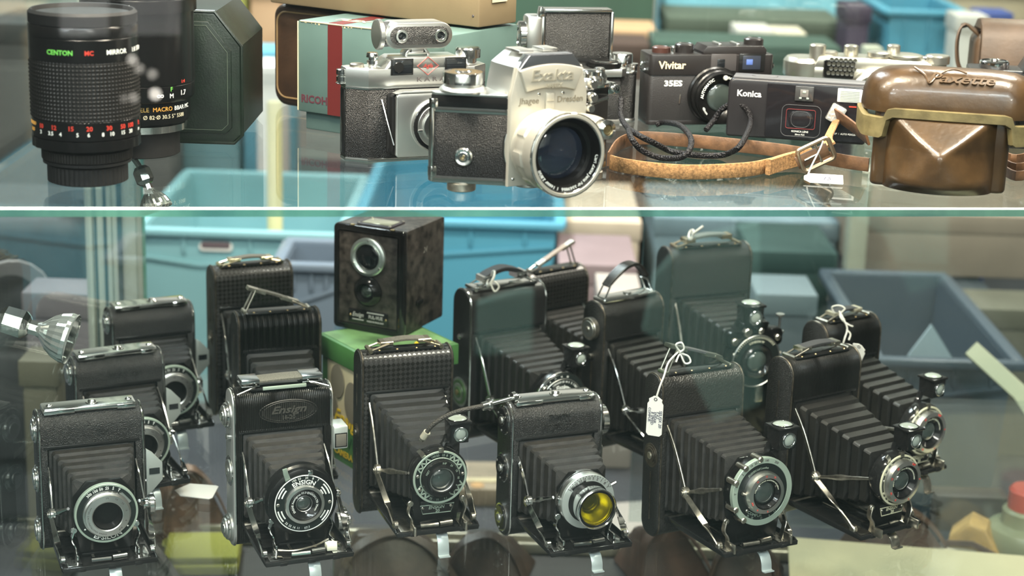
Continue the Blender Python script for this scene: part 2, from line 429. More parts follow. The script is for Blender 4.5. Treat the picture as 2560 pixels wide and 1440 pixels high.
        def dl(mb):
            mb.ring(rs * .60, rs * 1.0, .006, .0095, DIALBLACK, 64, T)
            mb.ring(rs * .93, rs * 1.01, .0090, .0102, ec, 64, T)
            mb.ring(rs * .715, rs * .755, .0090, .0100, ec, 64, T)
            zigzag(mb, rs * .76, rs * .93, .0098, ec, ((20, 62), (118, 162), (200, 240), (300, 345)), T, 3)
            z = T @ TR(0, 0, .0098)
            for s_, a in (('100', 108), ('50', 97), ('25', 82), ('B', 73), ('T', 64)): mb.text(s_, rs * .12, ec, z, arc=(rs * .845, a, False))
            for s_, a in (('f 4', 285), ('11', 265), ('22', 247)): mb.text(s_, rs * .11, ec, z, arc=(rs * .845, a, False))
            for a in (172, 4, 208): mb.disc(.0014, .0095, .0108, NICKEL, 14, T @ TR(rs * .85 * math.cos(math.radians(a)), rs * .85 * math.sin(math.radians(a)), 0))
        part('speed_dial', h, dl)
        if kind == 'zigzag':
            def fr(mb):
                mb.lathe([(rs * .70, .008), (rs * .70, .0135), (rs * .67, .0148), (rs * .56, .0150), (rs * .54, .0165), (rs * .47, .0170), (rs * .44, .0145)], GLOSSBLACK, 56, T)
                for s_, a in (('FEET', 150), ('INF', 82), ('25', 55), ('15', 28), ('10', 2), ('8', -25), ('6', -60)): mb.text(s_, rs * .105, ec, T @ TR(0, 0, .0151), arc=(rs * .615, a, False))
            part('focusing_ring', h, fr)
            def ln(mb): mb.ring(rs * .42, rs * .475, .009, .0158, STEEL, 44, T)
            l = part('lens_barrel', h, ln)
            part('lens_glass', l, lambda mb: mb.dome(rs * .43, .0115, .0035, LENSG, 32, T))
        else:
            def fr(mb):
                mb.lathe([(rs * .88, .009), (rs * .88, .0125), (rs * .86, .0135), (rs * .84, .0160), (rs * .68, .0168), (rs * .665, .009)], SATIN, 64, T)
                for s_, a in (('25', 125), ('INF', 60), ('15', 160), ('10', 205), ('8', 235), ('6', 290), ('5', 0)): mb.text(s_, rs * .12, RED, T @ TR(0, 0, .0166), arc=(rs * .765, a, False))
            part('focusing_ring', h, fr)
            def ln(mb):
                mb.lathe([(rs * .667, .0145), (rs * .62, .0155), (rs * .45, .012), (rs * .40, .0125), (rs * .39, .009)], GLOSSBLACK, 48, T)
                mb.text('ENSAR ANASTIGMAT 105mm f/4.5 MADE IN ENGLAND', rs * .075, CREAM, T @ TR(0, 0, .0148), arc=(rs * .545, 95, False))
            l = part('lens_barrel', h, ln)
            part('lens_glass', l, lambda mb: mb.dome(rs * .40, .0115, .0035, LENSG, 32, T))
        def pl(mb, T=T):
            b = rs * .02
            T = T @ TR(0, -rs * .17, .002)
            mb.prism([(-rs * .56, -rs * 1.28), (rs * .50, -rs * 1.28), (rs * .62, -rs * .80), (-rs * .66, -rs * .80)], -.004, .003, 'z', GLOSSBLACK, .0004, T=T)
            mb.tube([(-rs * .56, -rs * 1.28, .003), (rs * .50, -rs * 1.28, .003), (rs * .62, -rs * .96, .003), (-rs * .66, -rs * .96, .003)], .0004, ec, 6, T=T, closed=True)
            mb.text('ENSIGN', rs * .17, ec, T @ TR(-rs * .05, -rs * 1.06, .0031), bold=.01, shear=.2)
            mb.text('20', rs * .16, ec, T @ TR(0, -rs * 1.20, .0031), bold=.02)
            for q in (-.56, .50): mb.disc(.0012, .003, .0036, NICKEL, 12, T @ TR(rs * q, -rs * 1.05, 0))
        part('name_plate', root, pl)
        def lv(mb):
            mb.band([(-rs * .60, rs * .80, .008), (-rs * .74, rs * 1.02, .011), (-rs * .86, rs * 1.14, .011)], lambda t: .0042 - .0008 * t, .0012, (1, .6, 0), NICKEL, T=T)
            mb.box((rs * .02, rs * 1.03, .009), (.0045, .0045, .003), NICKEL, .0006, T=T)
        part('shutter_lever', h, lv)
    elif kind == 'filter':
        def hs(mb):
            mb.lathe([(rs * .98, -.004), (rs * 1.0, -.002), (rs * 1.0, .007), (rs * .97, .0085)], SATIN, 64, T)
            mb.ring(rs * .985, rs * 1.01, .0015, .0025, BLACK, 60, T)
            mb.box((-rs * .98, .001, .005), (.004, .006, .004), CHROME, .0006, T=T)
        h = part('shutter', root, hs)
        def dl(mb):
            mb.ring(rs * .74, rs * 1.0, .0075, .0108, SILVERPAINT, 72, T)
            z = T @ TR(0, 0, .0109)
            for s_, a in (('300', 140), ('100', 127), ('50', 113), ('25', 102), ('10', 91), ('5', 80), ('2', 69), ('1', 58), ('B', 46), ('T', 34)): mb.text(s_, rs * .135, DARKINK, z, arc=(rs * .855, a, False), bold=.012)
            tickmarks(mb, rs * .95, .0109, DARKINK, 145, 30, 18, T)
            mb.tube([(rs * .88, rs * .50, .009), (rs * 1.06, rs * .58, .009)], .0014, CHROME, 10, T=T)
        part('speed_dial', h, dl)
        def fr(mb):
            mb.ring(rs * .60, rs * .76, .008, .0113, GLOSSBLACK, 60, T)
            mb.prism([(-.008, rs * .62), (.005, rs * .62), (.005, rs * .80), (-.008, rs * .80)], .0105, .0118, 'z', GLOSSBLACK, T=T @ RZ(.45))
        part('focusing_ring', h, fr)
        def ft(mb):
            mb.lathe([(rs * .66, .010), (rs * .66, .0165), (rs * .70, .0175), (rs * .70, .0255), (rs * .73, .0265), (rs * .73, .0285), (rs * .69, .029), (rs * .655, .0275), (rs * .62, .0275), (rs * .60, .012)], CHROME, 64, T)
            mb.ring(rs * .60, rs * .665, .0265, .0279, BLACK, 60, T)
        l = part('filter_mount', h, ft)
        def ln(mb):
            mb.lathe([(rs * .60, .024), (rs * .55, .0235), (rs * .50, .019), (rs * .40, .017), (rs * .33, .0125), (rs * .30, .0125)], SATIN, 48, T)
            mb.text('MADE IN ENGLAND', rs * .085, CREAM, T @ TR(0, 0, .0242), arc=(rs * .575, 268, True))
            mb.text('LONDON', rs * .085, CREAM, T @ TR(0, 0, .0242), arc=(rs * .575, 12, False))
        b2 = part('lens_barrel', h, ln)
        part('lens_glass', b2, lambda mb: mb.dome(rs * .33, .0120, .003, LENSG, 32, T))
        part('filter_glass', l, lambda mb: mb.lathe([(1e-6, .0268), (rs * .615, .0266), (rs * .615, .0258), (1e-6, .0258)], YELLOWG, 48, T))['label'] = 'yellow glass filter'
    elif kind == 'compur':
        def hs(mb):
            mb.lathe([(rs * .96, -.004), (rs * .98, -.003), (rs * .98, .007), (rs * .97, .0085)], BLACK, 72, T, lambda i, j: 1 + (.012 * (i % 2) if j in (1, 2) else 0))
            for a in (97, 128, 157, 205, 232): mb.disc(.0026, .0, .0125, NICKEL, 14, T @ TR(rs * .97 * math.cos(math.radians(a)), rs * .97 * math.sin(math.radians(a)), 0), .0008)
        h = part('shutter', root, hs)
        def dl(mb):
            mb.ring(rs * .83, rs * 1.0, .007, .0112, PALEGREEN, 72, T)
            z = T @ TR(0, 0, .0113)
            for s_, a in (('250', 62), ('100', 84), ('50', 97), ('25', 107), ('10', 117), ('5', 128), ('2', 139), ('1', 151), ('B', 163), ('T', 176)): mb.text(s_, rs * .095, DARKINK, z, arc=(rs * .915, a, False))
        part('speed_dial', h, dl)
        def fp(mb):
            mb.ring(rs * .50, rs * .84, .008, .0108, DIALBLACK, 64, T)
            z = T @ TR(0, 0, .0109)
            mb.text('ENSIGN Ltd London', rs * .085, PALEGREEN, z, arc=(rs * .70, 105, False), shear=.2)
            mb.text('COMPUR', rs * .125, PALEGREEN, z, arc=(rs * .70, 250, True))
            for s_, a in (('32', 235), ('22', 247), ('11', 270), ('8', 290), ('5.6', 305)): mb.text(s_, rs * .075, PALEGREEN, z, arc=(rs * .60 + .0055, a, True))
            for a in (225, 348): mb.disc(.0013, .0108, .0116, NICKEL, 12, T @ TR(rs * .70 * math.cos(math.radians(a)), rs * .70 * math.sin(math.radians(a)), 0))
        part('face_plate', h, fp)
        def fr(mb):
            mb.lathe([(rs * .62, .010), (rs * .62, .0135), (rs * .60, .0150), (rs * .575, .0175), (rs * .46, .0180), (rs * .45, .010)], SATIN, 64, T)
            for s_, a in (('INF', 205), ('10', 130), ('15', 95), ('25', 62), ('8', 235), ('6', 275)): mb.text(s_, rs * .075, RED, T @ TR(0, 0, .0178), arc=(rs * .52, a, False))
            mb.tube([(-rs * .60, rs * .02, .013), (-rs * .74, rs * .08, .013)], .0013, NICKEL, 8, T=T)
        part('focusing_ring', h, fr)
        def ln(mb):
            mb.lathe([(rs * .452, .016), (rs * .43, .0172), (rs * .36, .0145), (rs * .34, .0145), (rs * .33, .010)], GLOSSBLACK, 48, T)
            mb.text('ROSS LONDON ENSAR ANASTIGMAT f/4.5 105mm', rs * .05, CREAM, T @ TR(0, 0, .0170), arc=(rs * .40, 90, False))
        l = part('lens_barrel', h, ln)
        part('lens_glass', l, lambda mb: mb.dome(rs * .345, .0125, .0035, LENSG, 32, T))
    elif kind == 'scroll':                       # big black rim-set shutter
        def hs(mb):
            mb.lathe([(rs * .98, -.004), (rs * 1.0, -.002), (rs * 1.0, .006), (rs * .985, .0075)], BLACK, 64, T)
            mb.ring(rs * .955, rs * 1.0, .006, .0085, CHROME, 64, T)
        h = part('shutter', root, hs)
        def dl(mb):
            mb.ring(rs * .60, rs * .955, .006, .0098, DIALBLACK, 64, T)
            mb.ring(rs * .77, rs * .80, .009, .0106, STEEL, 96, T, mod=lambda i, j: 1 + .008 * (i % 2))
            z = T @ TR(0, 0, .0108)
            for s_, a in (('150', 118), ('100', 108), ('50', 98), ('25', 88), ('10', 78), ('5', 69), ('2', 60), ('1', 52), ('SEC', 42), ('B', 132), ('T', 142)): mb.text(s_, rs * .095, WHITE, z, arc=(rs * .70, a, False))
            mb.text('Ensign', rs * .20, WHITE, z, arc=(rs * .52, 92, False), bold=.015, shear=.35)
            for a in (130, 60): mb.text('MADE IN' if a > 90 else 'ENGLAND', rs * .07, WHITE, z, arc=(rs * .52, a + (12 if a > 90 else -12), False))
            for s_, a in (('4.5', 135), ('8', 122), ('11', 108), ('16', 92), ('22', 76)): mb.text(s_, rs * .08, WHITE, z @ TR(0, 0, -.0009), arc=(rs * .87, a, False))
            mb.disc(.0022, .0095, .0125, NICKEL, 16, T @ TR(-rs * .70, rs * .55, 0))
        part('speed_dial', h, dl)
        def fr(mb): mb.lathe([(rs * .60, .009), (rs * .60, .0105), (rs * .44, .0110), (rs * .43, .016), (rs * .40, .017), (rs * .37, .016), (rs * .36, .011)], SATIN, 56, T)
        fb = part('face_plate', h, lambda mb: mb.ring(rs * .40, rs * .61, .008, .0106, DIALBLACK, 56, T))
        l = part('lens_barrel', h, lambda mb: mb.lathe([(rs * .43, .009), (rs * .43, .016), (rs * .41, .017), (rs * .36, .016), (rs * .35, .011)], SATIN, 56, T))
        part('lens_glass', l, lambda mb: mb.dome(rs * .36, .0115, .003, LENSG, 32, T))
    elif kind == 'plain':
        h = part('shutter', root, lambda mb: mb.lathe([(rs * .98, -.004), (rs, -.002), (rs, .006), (rs * .97, .0085), (rs * .62, .0095), (rs * .60, .015), (rs * .5, .0155), (rs * .47, .01)], BLACK, 56, T))
        part('speed_dial', h, lambda mb: mb.ring(rs * .90, rs * 1.0, .007, .0100, NICKEL, 56, T))
        part('lens_glass', h, lambda mb: mb.dome(rs * .48, .0105, .003, LENSG, 32, T))
    elif kind == 'ballbearing':                  # wide shutter board with cut-out shoulders
        def hs(mb):
            mb.lathe([(rs * 1.0, -.006), (rs * 1.0, .004), (rs * .97, .006)], BLACK, 56, T)
            for sx in (-1, 1):
                mb.prism(rrect(sx * rs * .72 - rs * .32, rs * .45, sx * rs * .72 + rs * .32, rs * 1.05, rs * .18), -.006, .005, 'z', BLACK, .001, T=T)
            mb.prism(rrect(-rs * .5, rs * .7, rs * .5, rs * 1.3, rs * .12), -.006, .003, 'z', BLACK, .001, T=T)
            for (x, y, q) in ((-.82, .72, .0038), (-.35, 1.0, .0045), (.15, 1.02, .0032), (.80, .75, .003), (-.78, .25, .003)): mb.disc(q, .003, .0085, NICKEL, 16, T @ TR(rs * x, rs * y, 0), .001)
        h = part('shutter', root, hs)
        def dl(mb):
            mb.ring(rs * .60, rs * .90, .005, .0085, DIALBLACK, 60, T)
            tickmarks(mb, rs * .84, .0086, CREAM, 150, 40, 22, T, .003, .0005)
            mb.text('LONDON W', rs * .10, CREAM, T @ TR(0, 0, .0086), arc=(rs * .68, 92, False))
            mb.ring(rs * .88, rs * .91, .008, .0092, STEEL, 60, T)
        part('speed_dial', h, dl)
        l = part('lens_barrel', h, lambda mb: mb.lathe([(rs * .56, .006), (rs * .56, .012), (rs * .50, .013), (rs * .40, .011), (rs * .36, .0095)], GLOSSBLACK, 48, T))
        part('lens_glass', l, lambda mb: mb.dome(rs * .37, .0095, .004, LENSG, 32, T))
        def pn(mb):
            mb.tube([(rs * .98, rs * .60, .0), (rs * .98, rs * 1.42, 0)], .0013, STEEL, 8, T=T)
            mb.disc(.0042, -.001, .001, STEEL, 16, T @ TR(rs * .98, rs * 1.45, 0) @ RX(PI / 2))
            mb.disc(.0045, -.0012, .0012, STEEL, 16, T @ TR(rs * .98, rs * .86, 0) @ RX(PI / 2))
        part('cable_pin', h, pn)
        def fs(mb): mb.box((0, 0, 0), (.008, .018, .005), NICKEL, .001, T=T @ TR(rs * .35, -rs * 1.25, .0))
        part('stand_clip', root, fs)
    return h

def finder(root, x, y, z, s=1., swing=0.):
    """brilliant finder: little black box, lens on top and at the front"""
    T = TR(x, y, z) @ RZ(swing)
    mb = MB()
    mb.prism([(-.0075 * s, -.008 * s), (.0075 * s, -.008 * s), (.0085 * s, .0085 * s), (-.0085 * s, .0085 * s)], -.008 * s, .010 * s, 'y', GLOSSBLACK, .0016 * s, T=T)
    mb.box((0, .001 * s, .0093 * s), (.0195 * s, .020 * s, .0022 * s), GLOSSBLACK, .0009 * s, T=T)
    mb.tube([(-.006 * s, .008 * s, -.006 * s), (-.009 * s, .008 * s, -.013 * s), (-.016 * s, .006 * s, -.018 * s)], .0028 * s, GLOSSBLACK, 8, 4, T=T)
    o = mb.build('viewfinder', root)
    F = T @ TR(0, -.008 * s, .0002) @ FR
    q = MB(); q.ring(.0046 * s, .0062 * s, -.0005, .0016, CHROME, 28, F); q.dome(.0047 * s, .0002, .0014, CLEARB, 24, F); q.build('front_lens', o)
    q = MB(); q.dome(.0078 * s, .0102 * s, .0022 * s, CLEARB, 24, T @ TR(0, .001 * s, 0)); q.ring(.0076 * s, .0086 * s, .0098 * s, .0112 * s, GLOSSBLACK, 24, T @ TR(0, .001 * s, 0)); q.build('top_lens', o)
    return o

def foldcam(label, X, Y, th, W, H, T, B, hb, L, lz, rs, kind, top, leather, lean=0., sides=None, npl=7, bellm=None, fd=None, ht=None, rim=CHROME, sidem=None, chrome=CHROME, textfn=None, extra=None, bedm=None, leg=True, knob=None, group='folding cameras on the lower shelf', detail=True, bx=0.):
    root = thing('folding_camera', label, 'camera', (X, Y, LO + .0002), math.radians(th), group, math.radians(-lean))
    bellm = bellm or BELLOWS; bedm = bedm or GLOSSBLACK; sidem = sidem or GRAIN
    ht = ht or .235 * H
    rc = T * .46; z1 = max(hb + .002, rc + .001); z2 = H - ht
    # body
    mb = MB()
    mb.prism(bodyoutline(T, H, rc, z1, z2), -W / 2, W / 2, 'x', leather)
    for sx in (-1, 1): mb.box((sx * (W / 2 - .0028), .006, (z1 + z2) / 2), (.0056, .012, z2 - z1 + .001), leather, .0008)
    mb.box((0, .0008, z2 + .0003), (W - .004, .0026, .0030), GLOSSBLACK, .0009)
    if leather in RIBS:
        n_ = int(W / RIBS[leather]); ol = bodyoutline(T, H, rc, z1, z2)[:13]
        for i in range(n_): mb.tube([(-W / 2 + W * (i + .5) / n_, a, b) for a, b in ol], W / n_ * .40, leather, 6)
    if textfn: textfn(mb, W, H, T, z2)
    body = mb.build('body', root)
    inner = MB(); inner.box((0, T - .0062, (z1 + z2) / 2), (W - .012, .0015, z2 - z1 - .002), MATTBLACK)
    inner.box((0, .003, z2 - .0015), (W - .013, .004, .0018), MATTBLACK); inner.build('film_chamber', root)
    # side plates with a rim of bright metal
    for sx in (-1, 1):
        mb = MB()
        mb.prism(stad(T, H, rc), sx * W / 2, sx * (W / 2 + .0022), 'x', sidem, .0006)
        g = [(sx * (W / 2 + .0004), a, b) for a, b in stad(T, H, rc, .0002)]
        mb.tube(g, .00085, rim, 8, closed=True)
        mb.build('side_plate', root)
    if sides: sides(root, W, H, T)
    # bed
    bw = W - .008
    mb = MB()
    mb.box((bx, -B / 2 - .001, hb - .0014), (bw, B, .0024), bedm, .0008)
    for sx in (-1, 1): mb.prism([(-.002, hb - .0015), (-B, hb - .0015), (-B - .0008, hb + .0005), (-B + .003, hb + .0022), (-.004, hb + .0030)], bx + sx * bw / 2 - .0006, bx + sx * bw / 2 + .0006, 'x', bedm, .0003)
    mb.box((bx, -B - .0006, hb - .0006), (bw, .0018, .0040), bedm, .0008)
    for q in (-.30, .02, .30): mb.box((bx + bw * q, -B - .001, hb - .0012), (.006, .0030, .0030), bedm, .0007)
    bed = mb.build('bed', root)
    mb = MB(); mb.tube([(-bw / 2 + .002, -.0015, hb), (bw / 2 - .002, -.0015, hb)], .0016, NICKEL, 8); mb.build('hinge', root)
    if detail:
        mb = MB()
        for sx in (-1, 1):
            mb.box((bx + sx * bw * .36, -B + .016, hb + .0003), (bw * .16, .026, .0010), chrome, .0003)
            mb.box((bx + sx * rs * .42, -B * .55, hb + .0008), (.0022, B * .72, .0012), NICKEL, .0004)
        mb.build('focusing_rail', bed)
        mb = MB()
        mb.tube([(bx - .013, -B + .007, hb + .0022), (bx + .002, -B + .006, hb + .0024)], .0021, chrome, 10)
        mb.tube([(bx + .003, -B + .0065, hb + .0026), (bx + .014, -B + .0075, hb + .0026)], .0029, chrome, 12)
        mb.build('bed_catch', bed)
    if leg:
        mb = MB()
        mb.band([(.004, -B + .010, hb - .0032), (.004, -B + .001, hb - .006), (.004, -B - .003, hb * .35), (.004, -B - .0040, .0007), (.004, -B - .0080, .0006)], .0095, .0011, (1, 0, 0), LEGM if leg == 1 else NICKEL, 3)
        mb.build('stand_leg', root)
    # bellows, standard, shutter
    bellows(root, T * .30, 0, (z1 + z2) / 2 + .001, W - .015, z2 - z1 - .006, -L + .003, 0, lz, rs * 1.62, rs * 1.75, npl, bellm)
    mb = MB()
    zb = min(hb + .003, lz - rs)
    mb.prism([(-rs * .80, zb), (rs * .80, zb), (rs * .98, lz - rs * .3), (rs * .98, lz + rs * .45), (rs * .55, lz + rs * .96), (-rs * .55, lz + rs * .96), (-rs * .98, lz + rs * .45), (-rs * .98, lz - rs * .3)], -L, -L + .0030, 'y', BLACK, .0008)
    mb.box((0, -L + .006, hb + .0018), (rs * 1.5, .016, .0022), BLACK, .0006)
    mb.build('lens_standard', root)
    if detail:
        for sx in (-1, 1):
            mb = MB()
            x = sx * rs * .92
            mb.band([(x, -L - .002, hb + .001), (x + sx * .001, -L - .004, hb + .010), (x + sx * .0035, -L - .002, hb + .016), (x + sx * .001, -L - .001, hb + .024)], .0052, .0011, (0, 1, 0), chrome, 4)
            mb.disc(.0026, -.0006, .0012, chrome, 16, TR(x + sx * .0015, -L - .002, hb + .0235) @ FR)
            mb.box((x + sx * .001, -L - .010, hb + .004), (.0020, .012, .0080), chrome, .0006)
            mb.build('clip', root)
    root['pg'] = 1 if kind == 'epsilon' else 0
    shutter(root, kind, L, lz, rs)
    del root['pg']
    # struts
    for sx in (-1, 1):
        U = V((sx * (W / 2 - .0052), .001, H * (.70 if B > .082 else .62))); J = V((sx * (W / 2 - .0040), -B * .36, hb + (H - hb) * .27)); E = V((sx * (W / 2 - .0062), -B + .010, hb + .004))
        mb = MB()
        mb.band([U, U + (J - U) * .4 + V((0, -.002, .001)), J], .0034, .0012, (0, 1, .6), chrome, 5)
        mb.band([J + V((sx * .0015, 0, 0)), J + (E - J) * .55 + V((sx * .0015, -.004, -.001)), E + V((sx * .0015, 0, 0))], lambda t: .0042 + .0018 * t, .0013, (0, 1, .6), chrome, 5)
        F = TR(*J) @ RY(sx * PI / 2)
        mb.disc(.0048, -.0016, .0026, chrome, 20, F, .0008); mb.disc(.0032, .0024, .0036, chrome, 20, F, .0006); mb.disc(.0016, .0034, .0044, NICKEL, 14, F)
        mb.disc(.0034, -.001, .0026, chrome, 18, TR(*E) @ RY(sx * PI / 2), .0008)
        K_ = V((sx * (rs * 1.12), -L + .001, lz + rs * .10))
        mb.tube([J + (K_ - J) * (i / 10) for i in range(11)], .0016, chrome, 8, rad=lambda t: .0013 + .0011 * math.sin(PI * t) ** 2 * (1 + .5 * math.cos(14 * t)))
        mb.build('strut', root)
    if fd: finder(root, *fd)
    top(root, W, H, T)
    if extra: extra(root, W, H, T, B, hb, L, lz, rs)
    return root

# ---- tops
def top_plate(root, W, H, T):
    mb = MB(); T0 = TR(0, T * .5, H)
    mb.prism(rrect(-W * .46, -T * .34, W * .46, T * .34, .003), -.0006, .0034, 'z', CHROME, .0012, T=T0)
    mb.box((-W * .30, -T * .33, .0008), (W * .30, .0016, .0036), CHROME, .0004, T=T0); mb.box((W * .36, -T * .33, .0008), (W * .18, .0016, .0036), CHROME, .0004, T=T0)
    mb.build('top_plate', root)
    mb = MB()
    mb.disc(.0052, .003, .0044, CHROME, 24, T0 @ TR(.003, -.001, 0)); mb.disc(.0034, .0042, .0062, CHROME, 24, T0 @ TR(.003, -.001, 0), .001)
    mb.build('button', root)
    for q in (-.38, .40):
        mb = MB(); mb.dome(.0028, .0033, .0016, CHROME, 16, T0 @ TR(W * q, 0, 0)); mb.build('rivet', root)
def loops(root, W, H, T, m, pts_l, pts_r, r=.0009):
    for p in (pts_l, pts_r):
        mb = MB(); mb.tube(p, r, m, 8, 3, closed=True); mb.build('wire_loop', root)
def strapped(zl, zr, bulge, strapm, m, wl=.011, th=.0022, over=False, clipm=None, pm=None):
    """carrying strap between two wire loops; zl, zr: how high its ends stand above the body"""
    def f(root, W, H, T):
        y = T * .5; xl, xr = -W * .40, W * .40
        hw = wl * .5
        a = V((xl + (.010 if zl < .012 else .004), y, H + zl)); b = V((xr - (.010 if zr < .012 else .003), y, H + zr))
        d = (b - a)
        for (x0, e) in ((xl, a), (xr, b)):
            base = V((x0, y, H + .0006))
            e2 = e + (d.normalized() * (.006 if e is a else -.006))
            mb = MB()
            mb.tube([base + V((0, -hw, 0)), e2 + V((0, -hw * .95, 0)), e2 + V((0, hw * .95, 0)), base + V((0, hw, 0))], .00095, m, 8, closed=True)
            mb.build('wire_loop', root)
            mb = MB(); mb.tube([base + V((0, -hw - .0015, 0)), base + V((0, hw + .0015, 0))], .0019, m, 10)
            mb.build('loop_hinge', root)
        mb = MB()
        mid = (a + b) / 2 + V((0, 0, bulge))
        mb.band([a, a + d * .2 + V((0, 0, bulge * .6)), mid, a + d * .8 + V((0, 0, bulge * .6)), b], wl * .86, th, (0, 1, 0), strapm, 4)
        s_ = mb.build('carrying_strap', root)
        for e, u in ((a, d.normalized()), (b, -d.normalized())):
            mb = MB(); mb.band([e - u * .001, e + u * (.016 if over else .010)], wl * .98, th * 1.5, (0, 1, 0), clipm or m); mb.build('strap_clip', s_)
        mb = MB(); mb.prism(rrect(-W * .40, -T * .30, W * .40, T * .24, .002), -.0008, .0008 if pm is None else .0026, 'z', pm or GLOSSBLACK, .0003, T=TR(0, y, H))
        for q in (-.3, -.1, .12, .33): mb.disc(.0011, .0006, .0014, BRASS, 10, TR(W * q, y - T * .24, H))
        mb.build('top_plate', root)
    return f
def arched(h, strapm, m, plate=True, tilt=0.):
    """stiff handle standing up in an arch on wire ends"""
    def f(root, W, H, T):
        y = T * .5; x = W * .40
        pl = MB(); pl.prism(rrect(-W * .46, -T * .30, W * .46, T * .30, .002), -.0006, .0030, 'z', m, .0010, T=TR(0, y, H)); pl.disc(.004, .0028, .0046, m, 20, TR(.002, y, H)); pl.build('top_plate', root)
        for sx in (-1, 1):
            mb = MB(); e = V((sx * x * .80, y, H + h * .52 + (tilt if sx > 0 else 0)))
            mb.tube([V((sx * x * 1.02, y - .0055, H + .003)), e + V((0, -.005, 0)), e + V((0, .005, 0)), V((sx * x * 1.02, y + .0055, H + .003))], .0009, CHROME, 8, closed=True)
            mb.build('wire_loop', root)
        mb = MB()
        mb.band([(-x * .86, y, H + h * .48), (-x * .5, y, H + h * .80), (-x * .05, y, H + h * 1.06 + tilt * .5), (x * .40, y, H + h * 1.05 + tilt), (x * .82, y, H + h * .62 + tilt)], lambda t: .010 + .003 * math.sin(PI * t), .0030, (0, 1, 0), strapm, 6)
        mb.build('handle', root)
    return f
# ------------------------------------------------------------------ the folding cameras, front row first
WORN = mat('worn_black_edge', (.10, .085, .065), .35, .8, var=.5, vscale=150)
CHARC = mat('charcoal_strap', (.03, .03, .032), .7, 0, ('noise', 1200, .4, .0005))
GREYSTRAP = mat('grey_woven_strap', (.10, .09, .07), .7, 0, ('noise', 1600, .6, .0005), var=.3, vscale=700)
GREENPAINT = mat('green_side_disc', (.16, .30, .12), .25, .6)
def discs3(root, W, H, T):
    for z in (.87, .51, .13):
        mb = MB(); side_disc(mb, -W / 2 - .002, T * .5, H * z, .0115, ((1, .0012, CHROME), (.8, .0016, CHROME), (.45, .0008, STEEL)), -1); mb.build('hub_disc', root)
def right_key(root, W, H, T, z=.25):
    mb = MB(); side_disc(mb, W / 2 + .002, T * .35, H * z, .0095, ((.5, .004, STEEL), (1, .0035, CHROME), (.7, .001, CHROME)), 1); mb.build('winding_key', root)
def frame_finder(root, W, H, T):
    mb = MB(); x = W / 2 + .0026
    mb.prism([(x, H * .34), (x + .004, H * .36), (x + .0135, H * .45), (x + .0135, H * .575), (x + .005, H * .66), (x, H * .69)], .0005, .0030, 'y', SILVERPAINT, .0006)
    o = mb.build('frame_finder', root)
    mb = MB(); mb.box((x + .0068, .0004, H * .52), (.0085, .0006, H * .045), WINDOWG); mb.build('window', o)
def sides_f1(root, W, H, T): discs3(root, W, H, T); right_key(root, W, H, T); frame_finder(root, W, H, T)
def sides_f12(root, W, H, T):
    for z in (.87, .51, .13):
        mb = MB(); side_disc(mb, -W / 2 - .002, T * .5, H * z, .0125, ((1, .0016, CHROME), (.86, .0012, GLOSSBLACK), (.40, .0006, CHROME), (.24, .0010, STEEL)), -1)
        for a in range(3):
            g = a * 2.09 + .5; mb.disc(.0011, 0, .0034, STEEL, 10, TR(-W / 2 - .002, T * .5 + .0088 * math.cos(g), H * z + .0088 * math.sin(g)) @ RY(-PI / 2))
        mb.build('hub_disc', root)
    mb = MB(); side_disc(mb, W / 2 + .002, T * .5, H * .80, .0125, ((.5, .003, STEEL), (1, .0050, CHROME), (.8, .001, CHROME)), 1, 48, lambda i, j: 1 + .02 * (i % 2)); mb.build('winding_knob', root)
    mb = MB(); mb.prism([(.004, H * .30), (.004, H * .62), (.010, H * .66), (T * .8, H * .66), (T * .8, H * .30)], W / 2 + .002, W / 2 + .0052, 'x', SATIN, .0012); mb.build('catch_plate', root)
    mb = MB(); mb.disc(.0022, 0, .005, CHROME, 14, TR(W / 2 + .002, T * .3, H * .715) @ RY(PI / 2)); mb.build('release_pin', root)
def sides_f6(root, W, H, T):
    for z, st in ((.84, 1), (.48, 0), (.11, 1)):
        mb = MB()
        side_disc(mb, -W / 2 - .002, T * .5, H * z, .0115, ((1, .0022, STEEL), (.88, .0022, CHROME), (.70, .0016, STEEL), (.45, .0014, CHROME)) if st else ((1.1, .0010, CHROME), (.8, .0012, STEEL), (.35, .0008, CHROME)), -1, 48, (lambda i, j: 1 + .02 * (i % 2)) if st else None)
        mb.build('winding_knob' if st else 'hub_disc', root)
    mb = MB(); mb.disc(.0024, 0, .004, CHROME, 16, TR(-W / 2 - .002, T * .35, H * .71) @ RY(-PI / 2)); mb.build('release_pin', root)
    mb = MB(); x = W / 2 + .0085; z = H * .66
    mb.box((x, .008, z), (.0125, .020, .0200), SILVERPAINT, .0016); o = mb.build('frame_finder', root)
    mb = MB(); mb.box((x, -.0022, z - .002), (.0088, .0010, .0105), mat('smoky_finder_glass', (.13, .12, .10), .1), .0003); mb.box((x, -.0016, z - .002), (.0105, .0012, .0125), BLACK, .0003); mb.build('window', o)
    mb = MB(); side_disc(mb, W / 2 + .0015, -.016, H * .16, .0115, ((.6, .003, STEEL), (1, .004, CHROME), (.4, .004, CHROME)), 1, 60, lambda i, j: 1 + .03 * (i % 2)); mb.build('focusing_wheel', root)
